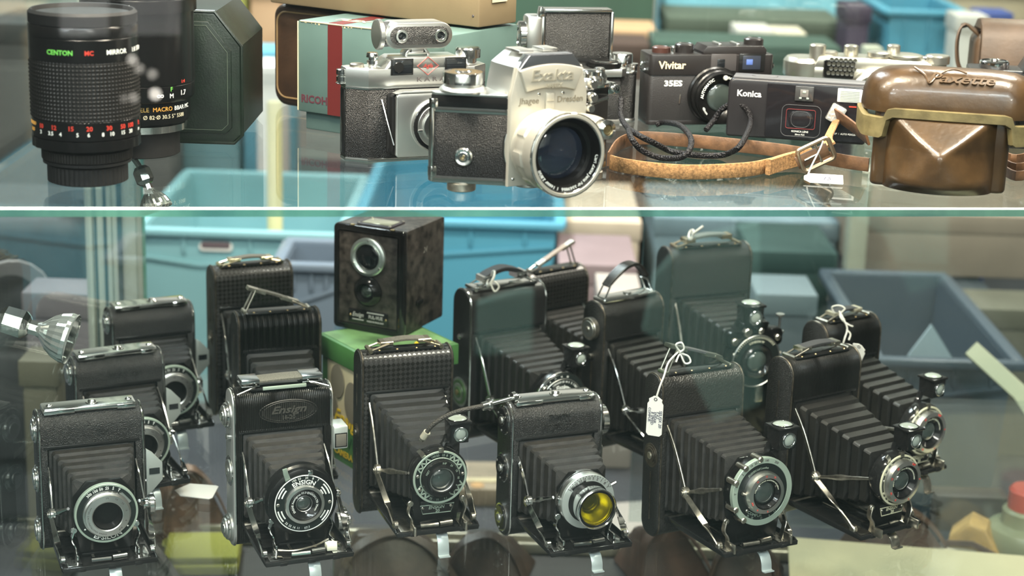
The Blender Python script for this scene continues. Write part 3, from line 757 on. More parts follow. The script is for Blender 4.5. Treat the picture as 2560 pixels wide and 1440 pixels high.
def sides_stamp(root, W, H, T, r=.0085, zz=.52, m=None):
    mb = MB(); side_disc(mb, -W / 2 - .002, T * .5, H * zz, r, ((1, .0005, m or WORN), (.8, .0004, m or WORN), (.6, .0005, m or WORN), (.3, .0009, NICKEL)), -1); mb.build('side_stamp', root)
    mb = MB(); mb.tube([(-W / 2 - .0022, T * .5, H * .10), (-W / 2 - .0022, T * .5, H * .40)], .0006, WORN, 6); mb.build('side_seam', root)
    mb = MB(); mb.tube([(-W / 2 - .0022, T * .5, H * .63), (-W / 2 - .0022, T * .5, H * .86)], .0006, WORN, 6); mb.build('side_catch', root)
def sides_green(root, W, H, T):
    mb = MB(); side_disc(mb, -W / 2 - .002, T * .5, H * .32, .0145, ((1, .0008, STEEL), (.85, .0007, GREENPAINT), (.6, .0007, STEEL), (.4, .0007, GREENPAINT), (.18, .001, BRASS)), -1); mb.build('hub_disc', root)
    mb = MB(); mb.disc(.0028, 0, .003, CHROME, 16, TR(-W / 2 - .002, T * .5, H * .69) @ RY(-PI / 2), .001); mb.build('release_pin', root)
def sides_knob(root, W, H, T):
    mb = MB(); side_disc(mb, -W / 2 - .002, T * .45, H * .83, .0105, ((.5, .0025, STEEL), (1, .0048, NICKEL), (.75, .0006, STEEL), (.25, .0008, NICKEL)), -1, 60, lambda i, j: 1 + .025 * (i % 2)); mb.build('winding_knob', root)
    mb = MB(); mb.disc(.0024, 0, .003, NICKEL, 14, TR(-W / 2 - .002, T * .5, H * .64) @ RY(-PI / 2)); mb.build('release_pin', root)
    mb = MB(); mb.tube([(-W / 2 - .0022, T * .5, H * .08), (-W / 2 - .0022, T * .5, H * .60)], .0007, WORN, 6); mb.build('side_catch', root)
def emb(*rows):
    def f(mb, W, H, T, z2):
        for s_, dx, z, sz in rows: mb.text(s_, sz, mb.mats[0], TR(dx * W, .0002 if 0 else 0, z2 + z) @ FR, bold=.012, depth=.0005)
    return f
def emb6(mb, W, H, T, z2):
    EL = mat('emblem_leather', (.02, .019, .017), .42); ET = mat('emblem_raised', (.05, .048, .042), .35)
    zc = z2 + .0150
    for k_ in (1., .87):
        P = [V((.004 + .024 * k_ * math.cos(a * PI / 20), -.0001, zc + .0095 * k_ * math.sin(a * PI / 20))) for a in range(40)]
        mb.tube(P, .00055, EL, 6, closed=True)
    mb.lathe([(1e-6, .0004), (.0095, .0004), (.0095, -.0002)], EL, 40, TR(.004, 0, zc) @ FR @ Mx.Diagonal((2.35, .93, 1, 1)))
    mb.text('Ensign', .0085, ET, TR(.004, -.0005, zc + .0014) @ FR, bold=.02, shear=.35, sx=1.35, depth=.0005)
    mb.text('16-20', .005, ET, TR(.004, -.0005, zc - .0052) @ FR, bold=.02, depth=.0005)


def f7_cable_socket(root, W, H, T, B, hb, L, lz, rs): pass

foldcam('small black folding camera with chrome top plate and wide silver lens ring, beside side pane', -.3340, 1.3285, 22.2, .0805, .1176, .0286, .0760, .0186, .0546, .0570, .0245, 'epsilon', top_plate, GRAIN, -.5, sides_f1, 6, BELLOWSB, ht=.0275, textfn=emb(('820', .12, .010, .0062)))
foldcam('folding camera with chrome top plate, directly behind the one beside the glass side pane', -.3471, 1.4900, 28.6, .0785, .1114, .0317, .0850, .0200, .0543, .0506, .0245, 'epsilon', top_plate, GRAIN, 0, sides_f1, 6, BELLOWS, ht=.0265, textfn=emb(('SELFIX 820', .05, .010, .0058)))
foldcam('folding camera with chrome top plate, rearmost of three standing in file near the metal post', -.3468, 1.6339, 26.3, .0785, .1147, .0320, .0814, .0196, .0567, .0518, .0250, 'epsilon', top_plate, GRAIN, 0, sides_f1, 6, BELLOWS, ht=.0275)
foldcam('tall black folding camera with pale strap clips, in front of the blue storage tub', -.2528, 1.6616, 25., .0765, .1523, .0290, .0850, .0180, .0700, .0580, .0230, 'zigzag', strapped(.0050, .0050, .002, GREYSTRAP, mat('pale_gold_clip', (.75, .66, .45), .25, 1.)), WEAVE, 0, sides_stamp, 7, BELLOWS, rim=WORN, ht=.040)
foldcam('folding camera covered in coarse ribbed leather with its grey strap lifted at one end', -.2082, 1.5200, 20.9, .0735, .1468, .0300, .0800, .0180, .0700, .0580, .0230, 'zigzag', strapped(.0225, .0065, .001, GREYSTRAP, NICKEL, .009, .0022, True), RIBBED, 0, sides_stamp, 7, BELLOWS, rim=WORN, ht=.0330)
CLIPCH = mat('polished_clip', (.72, .74, .76), .18, 1.)
def f6_top(root, W, H, T):
    y = T * .5
    mb = MB(); mb.prism(rrect(-W * .33, -T * .36, W * .40, T * .30, .0015), -.0005, .0016, 'z', GLOSSBLACK, .0004, T=TR(0, y, H)); mb.box((.002, -T * .36, .0012), (W * .46, .0014, .0030), PALEGREEN, .0005, T=TR(0, y, H)); mb.build('top_plate', root)
    mb = MB(); mb.band([(-W * .40, y, H + .0050), (-W * .2, y, H + .0066), (W * .2, y, H + .0070), (W * .40, y, H + .0056)], T * .62, .0020, (0, 1, 0), mat('grey_cloth_strap', (.11, .105, .085), .7, 0, ('noise', 2200, .7, .0005), var=.3, vscale=900), 5); s_ = mb.build('carrying_strap', root)
    for sx, c, ww in ((-1, -.325, .19), (1, .325, .22)):
        mb = MB(); mb.box((W * c, y, H + .0072), (W * ww, T * .66, .0034), CLIPCH, .0006); mb.box((W * c, y, H + .0035), (W * ww, T * .66, .0010), CLIPCH, .0003); mb.build('strap_clip', s_)
        mb = MB(); mb.tube([(sx * W * .48, y - T * .46, H - .0010), (sx * W * .30, y - T * .44, H + .0040), (sx * W * .27, y - T * .36, H + .0048)], .0011, CHROME, 8, 3); mb.build('wire_loop', root)
def f6_bed(root, W, H, T, B, hb, L, lz, rs):
    mb = MB(); mb.tube([(-.024, -B + .016, hb + .004), (-.010, -B + .011, hb + .0035), (.008, -B + .013, hb + .0045), (.020, -B + .019, hb + .006)], .0009, NICKEL, 8, 5); mb.build('erecting_spring', root)
    mb = MB(); mb.prism([(.012, -.003), (.020, -.004), (.022, .003), (.016, .006), (.012, .004)], 0, .0055, 'z', CREAM, .0008, T=TR(.004, -B + .010, hb + .0008)); mb.build('release_button', root)
    mb = MB(); mb.tube([(W * .5 - .0105 + .0012 * math.cos(i * .9), .004 + .0012 * math.sin(i * .9), H * .40 + i * .00042) for i in range(64)], .0004, STEEL, 6); mb.build('coil_spring', root)
foldcam('folding camera with brushed silver sides, big strap clips and striped black lens dial', -.1822, 1.3483, 21.9, .0790, .1344, .0265, .0815, .0215, .0517, .0611, .0238, 'ensign', f6_top, RIBBEDF, 0, sides_f6, 6, BELLOWSB, ht=.0335, rim=CHROME, sidem=mat('brushed_side', (.42, .43, .41), .38, .6), textfn=emb6, extra=f6_bed)
foldcam('black folding camera with patterned leather and pale green zigzag lens dial, holding a cable release', -.0864, 1.4240, 20.2, .0780, .1462, .0250, .0930, .0218, .0855, .0689, .0226, 'zigzag', strapped(.0060, .0065, .002, GREYSTRAP, mat('tarnished_wire', (.48, .41, .30), .3, 1.), .012), WEAVE, -.2, lambda r, W, H, T: sides_stamp(r, W, H, T, .0075, .50), 8, BELLOWS, fd=(.0165, -.0875, .1045, 1.0), rim=WORN, ht=.0345, chrome=NICKEL)
foldcam('folding camera with a yellow filter glowing on its silver lens', .0420, 1.3858, 22.3, .0795, .1172, .0297, .0765, .0182, .0560, .0552, .0232, 'filter', top_plate, GRAIN, .4, sides_f12, 6, BELLOWSB, ht=.0285, textfn=emb(('ENSIGN', .02, .0165, .0055), ('SELFIX 820', .02, .0075, .0068)))
foldcam('worn black folding camera with large pale lens dial and a written handle tag', .1662, 1.3999, 26.9, .0790, .1421, .0260, .0930, .0190, .0808, .0666, .0286, 'compur', strapped(.0235, .0085, .001, mat('dark_strap', (.05, .05, .055), .5), mat('greenish_nickel', (.55, .56, .48), .28, 1.), .011, .0022, True), mat('crackled_black_leather', (.022, .021, .019), .33, 0, ('voro', 700, .5, .0008)), 2.5, lambda r, W, H, T: sides_stamp(r, W, H, T, .0105, .50), 9, BELLOWSB, fd=(.0235, -.0830, .1065, 1.05), rim=WORN, ht=.0345, chrome=NICKEL)
foldcam('black folding camera in fine ribbed leather with bellows stretched out, nearest the pale paper sheet', .2761, 1.4568, 33.8, .0785, .1437, .0300, .0900, .0154, .0852, .0620, .0219, 'zigsilver', strapped(.0060, .0065, .002, CHARC, NICKEL, .012), RIBBEDF, 0, lambda r, W, H, T: sides_stamp(r, W, H, T, .0001, .5), 8, BELLOWS, fd=(.0135, -.0880, .0945, 1.0), rim=WORN, ht=.0360, chrome=NICKEL, leg=2)
foldcam('ribbed black folding camera with white string knotted round its strap, beside the grey-blue bin', .3242, 1.5892, 35.7, .0690, .1375, .0324, .0980, .0190, .0868, .0589, .0226, 'zigsilver', strapped(.0060, .0065, .002, CHARC, NICKEL, .012, clipm=mat('pale_clip', (.62, .58, .45), .35, .6)), RIBBEDF, 0, lambda r, W, H, T: sides_stamp(r, W, H, T, .0001, .5), 8, BELLOWS, fd=(.0120, -.0890, .0965, 1.0), rim=WORN, ht=.0360, chrome=NICKEL, leg=2)
foldcam('large smooth black folding camera with a green disc on its side and bright chrome edges', -.0021, 1.6183, 31.6, .0825, .1506, .0320, .0900, .0180, .0874, .0669, .0278, 'scroll', strapped(.0085, .0095, .0075, CHARC, CHROME, .016, .0042, pm=CHROME), mat('smooth_black_leather', (.02, .019, .019), .3, 0, ('noise', 900, .2, .0004)), 0, sides_green, 9, BELLOWS, fd=(.0190, -.0900, .1060, 1.0), ht=.0400, rim=CHROME)
foldcam('folding camera behind the green disc one, its thin strap slanting up to a bright clip', .0508, 1.7538, 38.5, .0720, .1329, .0320, .0850, .0180, .0700, .0580, .0220, 'zigzag', strapped(.0060, .0250, .001, mat('pale_strap', (.26, .20, .155), .5), NICKEL, .0075, .0020, True), WEAVE, 0, None, 8, BELLOWSB, rim=WORN, ht=.038)
foldcam('black folding camera with a round winding knob on its side and an arched leather handle', .1170, 1.6023, 36.6, .0715, .1475, .0300, .0850, .0180, .0720, .0600, .0230, 'plain', arched(.0290, mat('patent_black_strap', (.02, .017, .015), .25, 0, ('noise', 1500, .3, .0004)), CHROME), GRAIN, 0, sides_knob, 9, BELLOWS, rim=WORN, ht=.0350)
foldcam('tallest black folding camera with wide round shutter, at the back under a tied strap', .1968, 1.6899, 23., .0875, .1790, .0320, .0900, .0110, .0874, .0929, .0285, 'ballbearing', strapped(.0060, .0080, .003, mat('greyish_strap', (.10, .11, .10), .7), mat('old_brass_clip', (.45, .36, .24), .35, 1.), .012, .0030), FINELEATHER, -.8, None, 8, BELLOWS, rim=WORN, ht=.048, fd=(-.004, -.0860, .1360, 1.15), chrome=NICKEL)
# ------------------------------------------------------------------ upper shelf
def wpart(mb, name, root, ang=35):
    """part modelled in world coordinates"""
    o = mb.build(name, root, ang); o.matrix_parent_inverse = root.matrix_basis.inverted(); return o
bpy.context.view_layer.update()
def knurl(n): return lambda i, j: 1 + .018 * (i % 2)

# mirror lens, standing on its rear cap
P = onz(197, 470, UP)
R_ = thing('mirror_lens', 'black mirror lens with waffle grip and coloured lettering, standing on its rear cap', 'lens', (P.x, P.y + .0275, UP + .0002), 0)
mb = MB(); mb.lathe([(.0262, 0), (.0275, .0008), (.0275, .0125), (.0262, .0132), (.0262, .014)], MATTBLACK, 144, None, lambda i, j: 1 + (.02 * (i % 3 > 0) if 0 < j < 3 else 0)); mb.lathe([(.0292, .0138), (.0308, .0142), (.0308, .0162), (.0292, .0168)], MATTBLACK, 64); mb.box((0, -.031, .0152), (.0030, .0014, .0018), MATTBLACK, .0003); mb.build('rear_cap', R_)
mb = MB(); mb.lathe([(.029, .0166), (.0312, .0172), (.0312, .0235), (.0305, .0245)], RUBBER, 180, None, lambda i, j: 1 + (.012 * (i % 2) if j in (1, 2) else 0)); mb.lathe([(.0305, .0243), (.0318, .0248), (.0318, .0256), (.0372, .0268), (.0372, .0335), (.0362, .0342)], BLACK, 120, None, lambda i, j: 1 + (.012 * (i % 5 > 1) if j in (3, 4) else 0)); mb.build('aperture_ring', R_)
mb = MB(); mb.lathe([(.0362, .0340), (.0374, .0344), (.0374, .0470), (.0368, .0476)], BLACK, 96)
q = TR(0, 0, .0385)
RR = .0375
for s_, a in (('10', -40), ('12', -22), ('15', -2.5), ('20', 17), ('30', 38), ('50', 55), ('100', 67), ('ft', 86)): mb.text(s_, .0044, RED, TR(0, 0, .0430), cyl=(RR, a), bold=.02)
for s_, a in (('3', -41), ('3.5', -26), ('4', -14), ('5', 4.5), ('6', 16), ('8', 31), ('10', 41), ('15', 55), ('30', 67), ('m', 86)): mb.text(s_, .0038, WHITE, TR(0, 0, .0388), cyl=(RR, a), bold=.01)
mb.text('8', .0045, WHITE, TR(0, 0, .0420) @ Mx.Identity(4), cyl=(RR, 76), bold=.01) if 0 else None
mb.text('MACRO', .0034, ORANGE, TR(0, 0, .0436), cyl=(RR, -60)); mb.text('1:4.3', .0034, ORANGE, TR(0, 0, .0392), cyl=(RR, -60))
mb.build('focus_scale', R_)
mb = MB()
def waf(i, j): return 1 + (.020 if (i % 3 == 1 and j % 3 == 1) else 0.)
mb.lathe([(.0368, .0474)] + [(.0374, .0480 + .0394 * j / 44) for j in range(45)] + [(.0368, .088)], RUBBER, 252, None, waf); mb.build('grip', R_, 12)
mb = MB(); mb.lathe([(.0368, .0878), (.0376, .0884), (.0376, .1035), (.0372, .1040), (.0376, .1045), (.0376, .1110), (.0366, .1125)], BLACK, 96)
mb.text('CENTON', .0046, GREENINK, TR(0, 0, .0950), cyl=(.0377, -12), bold=.02); mb.text('MC', .0042, RED, TR(0, 0, .0950), cyl=(.0377, 19), bold=.03); mb.text('MIRROR', .0046, WHITE, TR(0, 0, .0952), cyl=(.0377, 50), bold=.01)
mb.text('1:8 500mm', .0046, WHITE, TR(0, 0, .0952), cyl=(.0377, 88)); mb.build('barrel', R_)
mb = MB(); mb.lathe([(.0366, .1122), (.0370, .1128), (.0370, .1195), (.0352, .1215), (.0345, .1212), (.0335, .1185), (1e-6, .1180)], MATTBLACK, 96, None, lambda i, j: 1 + (.008 * (i % 2) if j in (1, 2) else 0)); mb.build('front_cap', R_)
# tele lens behind it
P = onz(318, 415, UP)
R_ = thing('telephoto_lens', 'larger black telephoto lens with hood and silver mount ring, standing behind the mirror lens', 'lens', (P.x, 1.3295, UP + .0002), 0)
mb = MB(); mb.lathe([(.0275, 0), (.0285, .0008), (.0285, .0190), (.0275, .0196)], MATTBLACK, 150, None, lambda i, j: 1 + (.012 * (i % 2) if j in (1, 2) else 0)); mb.build('rear_cap', R_)
mb = MB(); mb.lathe([(.0300, .0192), (.0342, .0200), (.0342, .0250), (.0330, .0262)], CHROME, 90, None, lambda i, j: 1 + (.006 * (i % 3 > 0) if j in (1, 2) else 0)); mb.build('mount_ring', R_)
mb = MB(); mb.lathe([(.0330, .0258), (.0360, .0270), (.0372, .0300), (.0372, .0430), (.0396, .0445), (.0408, .0470), (.0408, .0560), (.0404, .0564), (.0410, .0570), (.0410, .110), (.0404, .1104)], BLACK, 96)
C_ = .0373
mb.text('TELE', .0046, mat('gold_paint', (.50, .34, .10), .4), TR(0, 0, .0388), cyl=(C_, 14)); mb.text('MACRO', .0046, ORANGE, TR(0, 0, .0388), cyl=(C_, 38)); mb.text('BBAR MC', .0046, WHITE, TR(0, 0, .0388), cyl=(C_, 68))
mb.text('\u00d8 82\u00b7\u00d8 30.5 5\u00b0 5588', .0042, mat('cream_ink', (.6, .55, .4), .4), TR(0, 0, .0330), cyl=(C_, 42))
mb.text('\u221e', .0060, WHITE, TR(0, 0, .0495), cyl=(.0409, 33)); mb.text('M', .0048, WHITE, TR(0, 0, .0490), cyl=(.0409, 46)); mb.text('F', .0046, GREENINK, TR(0, 0, .0540), cyl=(.0409, 46)); mb.text('1.7', .0052, WHITE, TR(0, 0, .0505), cyl=(.0409, 62)); mb.text('1:4', .0036, RED, TR(0, 0, .0590), cyl=(.0411, 62))
for a in (20, 24): pass
mb.build('barrel', R_)
mb = MB(); mb.lathe([(.0404, .1100), (.0432, .1104), (.0432, .1195), (.0424, .1200), (.0418, .1195), (.0418, .1230), (.0408, .1234), (.0400, .1230), (.0398, .112), (.0385, .105), (1e-6, .104)], BLACK, 96); mb.text('JAPAN', .0040, WHITE, RZ(0) @ TR(0, 0, .1150) @ Mx.Diagonal((-1, 1, -1, 1)), cyl=(.0434, 4)); mb.build('lens_hood', R_)

# dark green leather case
P = aty(605, 360, 1.378)
W_, H_, D_ = .106, .1030, .118
R_ = thing('leather_case', 'dark green leather case with cut corners and a small brass hasp', 'case', (P.x - W_ / 2, 1.378, UP + .0002), 0)
oc = [(-W_ / 2, .005), (-W_ / 2 + .005, 0), (W_ / 2 - .006, 0), (W_ / 2, .006), (W_ / 2, H_ - .026), (W_ / 2 - .0205, H_), (-W_ / 2 + .0205, H_), (-W_ / 2, H_ - .026)]
mb = MB(); mb.prism(oc, .004, D_, 'y', GREENL, .0025, 3); mb.build('body', R_)
mb = MB(); s2 = [(x * .985, (z - H_ / 2) * .985 + H_ / 2) for x, z in oc]
mb.prism(s2, -.0010, .0045, 'y', GREENL, .0010)
mb.tube([(x, .0005, z) for x, z in oc], .0017, GREENL, 8, closed=True)
s3 = [(x * .86, (z - H_ / 2) * .86 + H_ / 2) for x, z in oc]
mb.prism(s3, -.0022, .0, 'y', GREENL, .0010)
mb.tube([(x * .93, -.0022, (z - H_ / 2) * .93 + H_ / 2) for x, z in s3], .0003, mat('dark_stitching', (.05, .07, .05), .8), 6, closed=True); lid = mb.build('lid', R_)
mb = MB(); mb.box((-.0075, -.003, .072), (.0040, .0022, .0045), NICKEL, .0006); mb.tube([(-.0090, -.003, .0725), (-.0020, -.0045, .0725), (-.0005, -.0045, .0700), (-.0005, -.0045, .0600), (-.0030, -.0045, .0570), (-.0090, -.003, .0570)], .0011, NICKEL, 8); mb.build('hasp', lid)

# pale teal box
A_ = math.radians(-31)
P = onz(757, 333, UP)
W_, D_, H_ = .136, .100, .0905
ex = V((math.cos(A_), math.sin(A_), 0)); ey = V((-math.sin(A_), math.cos(A_), 0))
P = P + V((0, .020, 0))
R_ = thing('camera_box', 'worn pale teal cardboard box with a dark red stripe, under the tan carton', 'box', P + V((0, 0, .0002)), A_)
mb = MB(); mb.box((W_ / 2, D_ / 2, .0150), (W_, D_, .030), TEALDARK, .0012); mb.build('base', R_)
mb = MB(); g = .0045
mb.box((W_ / 2, D_ / 2, (H_ + .0150) / 2), (W_ + 2 * g, D_ + 2 * g, H_ - .0150), TEALCARD, .0014)
mb.box((.0335, -g - .0001, (H_ + .015) / 2), (.0145, .0004, H_ - .0158), REDCARD); mb.box((.0335, D_ / 2, H_ + .0001), (.0145, D_ + 2 * g - .002, .0004), REDCARD)
mb.box((.0265, D_ / 2, H_ + .0001), (.0006, D_, .0004), REDCARD)
mb.text('RICOH', .0088, mat('maroon_ink', (.08, .02, .03), .6), TR(.0125, -g - .0002, .0260) @ FR, bold=.03)
mb.text('FLEX', .014, CREAMCARD, TR(.0335, .020, H_ + .0004) @ RZ(0), bold=.03)
mb.tube([(-g + .003, -g, H_ - .0006), (.02, -g, H_ - .0005), (.05, -g, H_ - .0006), (.09, -g, H_ - .0005)], .0007, CREAMCARD, 6); mb.tube([(-g, -g, H_ - .001), (-g, -g, .06), (-g, -g, .016)], .0006, CREAMCARD, 6)
mb.tube([(W_ * .25, D_ * .8, H_), (W_ * .6, D_ * .8, H_ - .0002)], .0004, CREAMCARD, 6)
for k in range(14): mb.disc(.0006 + .0008 * random.random(), 0, .0003, CREAMCARD, 7, TR(-g + random.random() * .12, -g, H_ - .0012 - random.random() * .001) @ FR)
mb.build('lid', R_)
RIC = P.copy()
# brown case behind the box
c = P + ex * (-.052) + ey * .075
R_ = thing('leather_case', 'dark brown leather case squeezed behind the pale teal box', 'case', (c.x, c.y, UP + .0002), A_)
mb = MB(); mb.prism(rrect(-.044, 0, .044, .0905, (.014, .014, .012, .012), 6), -.0, .046, 'y', DARKBROWNL, .006, 3, T=TR(0, 0, 0) @ RZ(0)); mb.build('body', R_)
mb = MB(); mb.tube([(x, -.0005, z) for x, z in rrect(-.038, .008, .038, .084, .010, 5)], .0008, mat('tan_stitch', (.25, .16, .07), .7), 6, closed=True); mb.build('seam', R_)
# tan carton on top
zt = UP + H_ + .0012
P1 = onz(1197, 73, zt); P0 = onz(700, 12, zt + .0)
aa = math.atan2(P1.y - P0.y, P1.x - P0.x)
R_ = thing('carton', 'plain tan cardboard box lying across the pale teal box', 'box', (P1.x, P1.y, zt), aa)
LW = (P1 - P0).length + .012
mb = MB(); mb.box((-LW / 2, .026, .019), (LW, .052, .036), CARD, .0016); mb.box((-LW / 2, .026, .040), (LW + .002, .054, .0075), CARD, .0014); mb.build('body', R_)
mb = MB(); mb.box((-LW * .5, .026, .0441), (LW * .9, .020, .0006), CREAMCARD); mb.box((.0012, .026, .030), (.0006, .020, .020), CREAMCARD); mb.disc(.0016, 0, .0006, DARKINK, 10, TR(-.038, -.0001, .026) @ FR); mb.disc(.0011, 0, .0006, DARKINK, 10, TR(-.006, -.0001, .010) @ FR); mb.build('tape', R_)

# silver rangefinder with unfolded front and an accessory rangefinder on top
P = onz(856, 404, UP); th = math.radians(24)
R_ = thing('rangefinder_camera', 'silver and black leather camera with diamond emblem, left of the big chrome reflex', 'camera', (P.x + .0590, P.y + .014, UP + .0002), th)
pl = [(-.043, 0), (.043, 0), (.057, .012), (.057, .024), (.052, .027), (-.052, .027), (-.057, .024), (-.057, .012)]
mb = MB(); mb.prism(pl, .0035, .0560, 'z', FINELEATHER, .0006); mb.prism([(x * 1.002, y * 1.01 - .0002) for x, y in pl], 0, .0036, 'z', CHROME, .0008); mb.prism([(x * 1.004, y * 1.01 - .0002) for x, y in pl], .0558, .0578, 'z', CHROME, .0006); mb.box((-.0565, .019, .030), (.0020, .010, .050), GLOSSBLACK, .0006); mb.build('body', R_)
mb = MB(); mb.prism(pl, .0576, .0715, 'z', SATIN, .0008)
mb.prism([(-.036, .0700), (-.030, .0715), (-.026, .0775), (-.022, .0795), (.030, .0795), (.034, .0775), (.038, .0720), (.044, .0700)], .0002, .0265, 'y', SATIN, .0012)
mb.text('K A R A T', .0050, DARKINK, TR(.010, -.0003, .0625) @ FR, sx=1.35)
LOGO = mat('emblem_red', (.34, .05, .04), .4); dm = TR(.0045, -.0003, .0728) @ FR
mb.tube([(-.0085, 0, 0), (0, -.0068, 0), (.0085, 0, 0), (0, .0068, 0)], .00032, LOGO, 6, T=dm, closed=True); mb.text('Agfa', .0044, LOGO, dm, bold=.005, shear=.25)
mb.build('top_plate', R_)
for x, w in ((-.0165, .0180), (.0270, .0175)):
    mb = MB(); mb.box((x, -.0001, .0725), (w, .0014, .0125), GLOSSBLACK, .0004); mb.box((x, -.0009, .0725), (w * .86, .0006, .0105), WINDOWG, .0002)
    if x < 0: mb.disc(.0042, 0, .0008, GLOSSBLACK, 24, TR(x - .003, -.0010, .0725) @ FR)
    mb.build('window', R_)
mb = MB(); T0 = TR(-.0578, .018, .0640) @ RY(0); 
for z0, z1, r in ((-.0055, -.0040, .0050), (-.0038, .0008, .0045), (.0012, .0060, .0045)): mb.lathe([(r * .8, z0), (r, z0 + .0006), (r, z1 - .0006), (r * .8, z1)], CHROME, 40, T0, knurl(40))
mb.build('rewind_knob', R_)
mb = MB(); mb.lathe([(.0030, .0712), (.0030, .0735), (.0042, .0738), (.0042, .0765), (.0028, .0770), (.0028, .0785), (.0047, .0790), (.0047, .0815), (.0040, .0825)], CHROME, 36, TR(-.0360, .012, 0)); mb.build('shutter_release', R_)
mb = MB(); mb.lathe([(.0055, .0712), (.0055, .0735), (.0045, .0742)], NICKEL, 36, TR(-.0470, .016, 0), knurl(36)); mb.build('lock_button', R_)
mb = MB(); mb.lathe([(.0070, .0712), (.0070, .0760), (.0098, .0764), (.0098, .0830), (.0088, .0842)], CHROME, 60, TR(.0430, .015, 0), knurl(60)); mb.build('winding_knob', R_)
mb = MB(); mb.prism(rrect(-.0260, .0060, .0290, .0545, .003), -.0150, -.0120, 'y', SATIN, .0010); mb.prism([(-.0260, .0545), (.0290, .0545), (.023, .0565), (-.020, .0565)], -.0148, -.0050, 'y', SATIN, .0006); mb.build('front_plate', R_)
mb = MB()
for z0 in (.010, .030, .050): pass
bellows(R_, .002, .0015, .030, .060, .046, -.0125, .0015, .030, .048, .042, 3, MATTBLACK, .001)
mb.band([(-.0325, .0005, .0480), (-.0295, -.006, .0300), (-.0270, -.0125, .0150)], .0035, .0010, (0, 1, .4), CHROME); mb.build('strut', R_)
LT = TR(.0060, -.0150, .0300) @ FR
mb = MB(); mb.lathe([(.0205, -.001), (.0205, .002), (.0195, .0034), (.0180, .0036)], SATIN, 72, LT); mb.ring(.0165, .0192, .0020, .0044, GLOSSBLACK, 90, LT, mod=lambda i, j: 1 + .01 * (i % 2)); mb.ring(.0125, .0166, .0020, .0060, SATIN, 64, LT); mb.ring(.0088, .0126, .0040, .0085, CHROME, 64, LT)
mb.text('PRONTO', .0032, DARKINK, LT @ TR(0, 0, .0037), arc=(.0186, 232, True)); mb.text('25 50 100', .0026, DARKINK, LT @ TR(0, 0, .0061), arc=(.0146, 130, False)); mb.box((-.0150, -.003, .0062), (.0042, .0020, .0020), CHROME, .0004, T=LT); sh = mb.build('lens_ring', R_)
mb = MB(); mb.dome(.0086, .0070, .0022, LENSB, 32, LT); mb.build('lens_glass', sh)
bpy.context.view_layer.update()
MK = R_.matrix_basis.copy()
R2 = thing('accessory_rangefinder', 'small stadium-shaped accessory finder clipped on top of the silver camera', 'viewfinder', MK @ V((-.001, .012, .0786)), th)
def stadium(x0, z0, x1, z1, n=10): return rrect(x0, z0, x1, z1, (z1 - z0) / 2 - .00001, n)
mb = MB(); mb.prism(stadium(-.0270, .0068, .0270, .0268), -.008, .013, 'y', SATIN, .0012); mb.prism(stadium(-.0238, .0098, .0238, .0238), -.0085, -.0070, 'y', GRAIN, .0005); mb.build('body', R2)
for x in (-.0150, .0165):
    mb = MB(); mb.ring(.0030, .0050, -.0005, .0022, CHROME, 30, TR(x, -.0083, .0168) @ FR); mb.dome(.0031, .0, .0006, WINDOWG, 24, TR(x, -.0083, .0168) @ FR); mb.build('eyepiece', R2)
mb = MB(); mb.lathe([(.0085, 0), (.0115, .0012), (.0115, .0042), (.0105, .005)], SATIN, 64, TR(-.0262, .004, .0168) @ RY(-PI / 2), knurl(64)); mb.lathe([(.0095, -.009), (.0095, .001)], GRAIN, 40, TR(-.0262, .004, .0168) @ RY(-PI / 2)); mb.build('dial_knob', R2)
mb = MB(); mb.box((0, .002, .0052), (.0100, .012, .0040), SATIN, .0006); mb.box((0, .002, .0030), (.0180, .012, .0016), SATIN, .0004)
for sx in (-1, 1): mb.prism([(sx * .0045, .0065), (sx * .0070, .0065), (sx * .0100, .0028), (sx * .0100, .0002), (sx * .0080, .0002), (sx * .0078, .0022)], -.004, .008, 'y', SATIN, .0003)
mb.build('shoe_foot', R2)

# the big chrome reflex
P = onz(1085, 457, UP + .006); th = math.radians(30)
O = P - Mx.Rotation(th, 3, 'Z') @ V((-.072, .0314, .006))
R_ = thing('reflex_camera', 'large chrome reflex camera with engraved front plate and wide lens, front of upper shelf', 'camera', (O.x, O.y, UP + .0002), th)
pl = [(-.0315, .0), (.0315, .0), (.0325, .0025), (.0720, .0314), (.0735, .0350), (.0700, .0390), (-.0700, .0390), (-.0735, .0350), (-.0720, .0314), (-.0325, .0025)]
mb = MB(); mb.prism(pl, .0110, .0570, 'z', FINELEATHER, .0004); mb.prism([(x * 1.004, y - .0002) for x, y in pl], .0062, .0115, 'z', CHROME, .0010); mb.prism([(x * 1.004, y - .0002) for x, y in pl], .0566, .0610, 'z', CHROME, .0012); mb.prism(pl, .0608, .0690, 'z', GLOSSBLACK, .0006); mb.build('body', R_)
mb = MB(); mb.prism(pl, .0688, .0712, 'z', SATIN, .0010); mb.build('top_plate', R_)
mb = MB(); mb.box((-.0738, .0335, .036), (.0024, .0050, .058), CHROME, .0010); mb.box((-.0725, .0335, .0630), (.0050, .0060, .0070), CHROME, .0008); mb.box((-.0725, .0335, .0140), (.0050, .0060, .0080), CHROME, .0008); mb.build('door_hinge', R_)
mb = MB(); hz = [(-.0315, .0065), (.0315, .0065), (.0315, .070), (.0265, .0905), (-.0265, .0905), (-.0315, .070)]
IVORY = mat('ivory_satin_plate', (.62, .585, .50), .35, .55, ('noise', 600, .06, .0003))
mb.prism(hz, -.0035, .006, 'y', IVORY, .0012)
for x in (-.0250, .0250):
    for z in (.012,): mb.disc(.0012, 0, .0006, CHROME, 12, TR(x * 1.1, -.0036, z) @ FR)
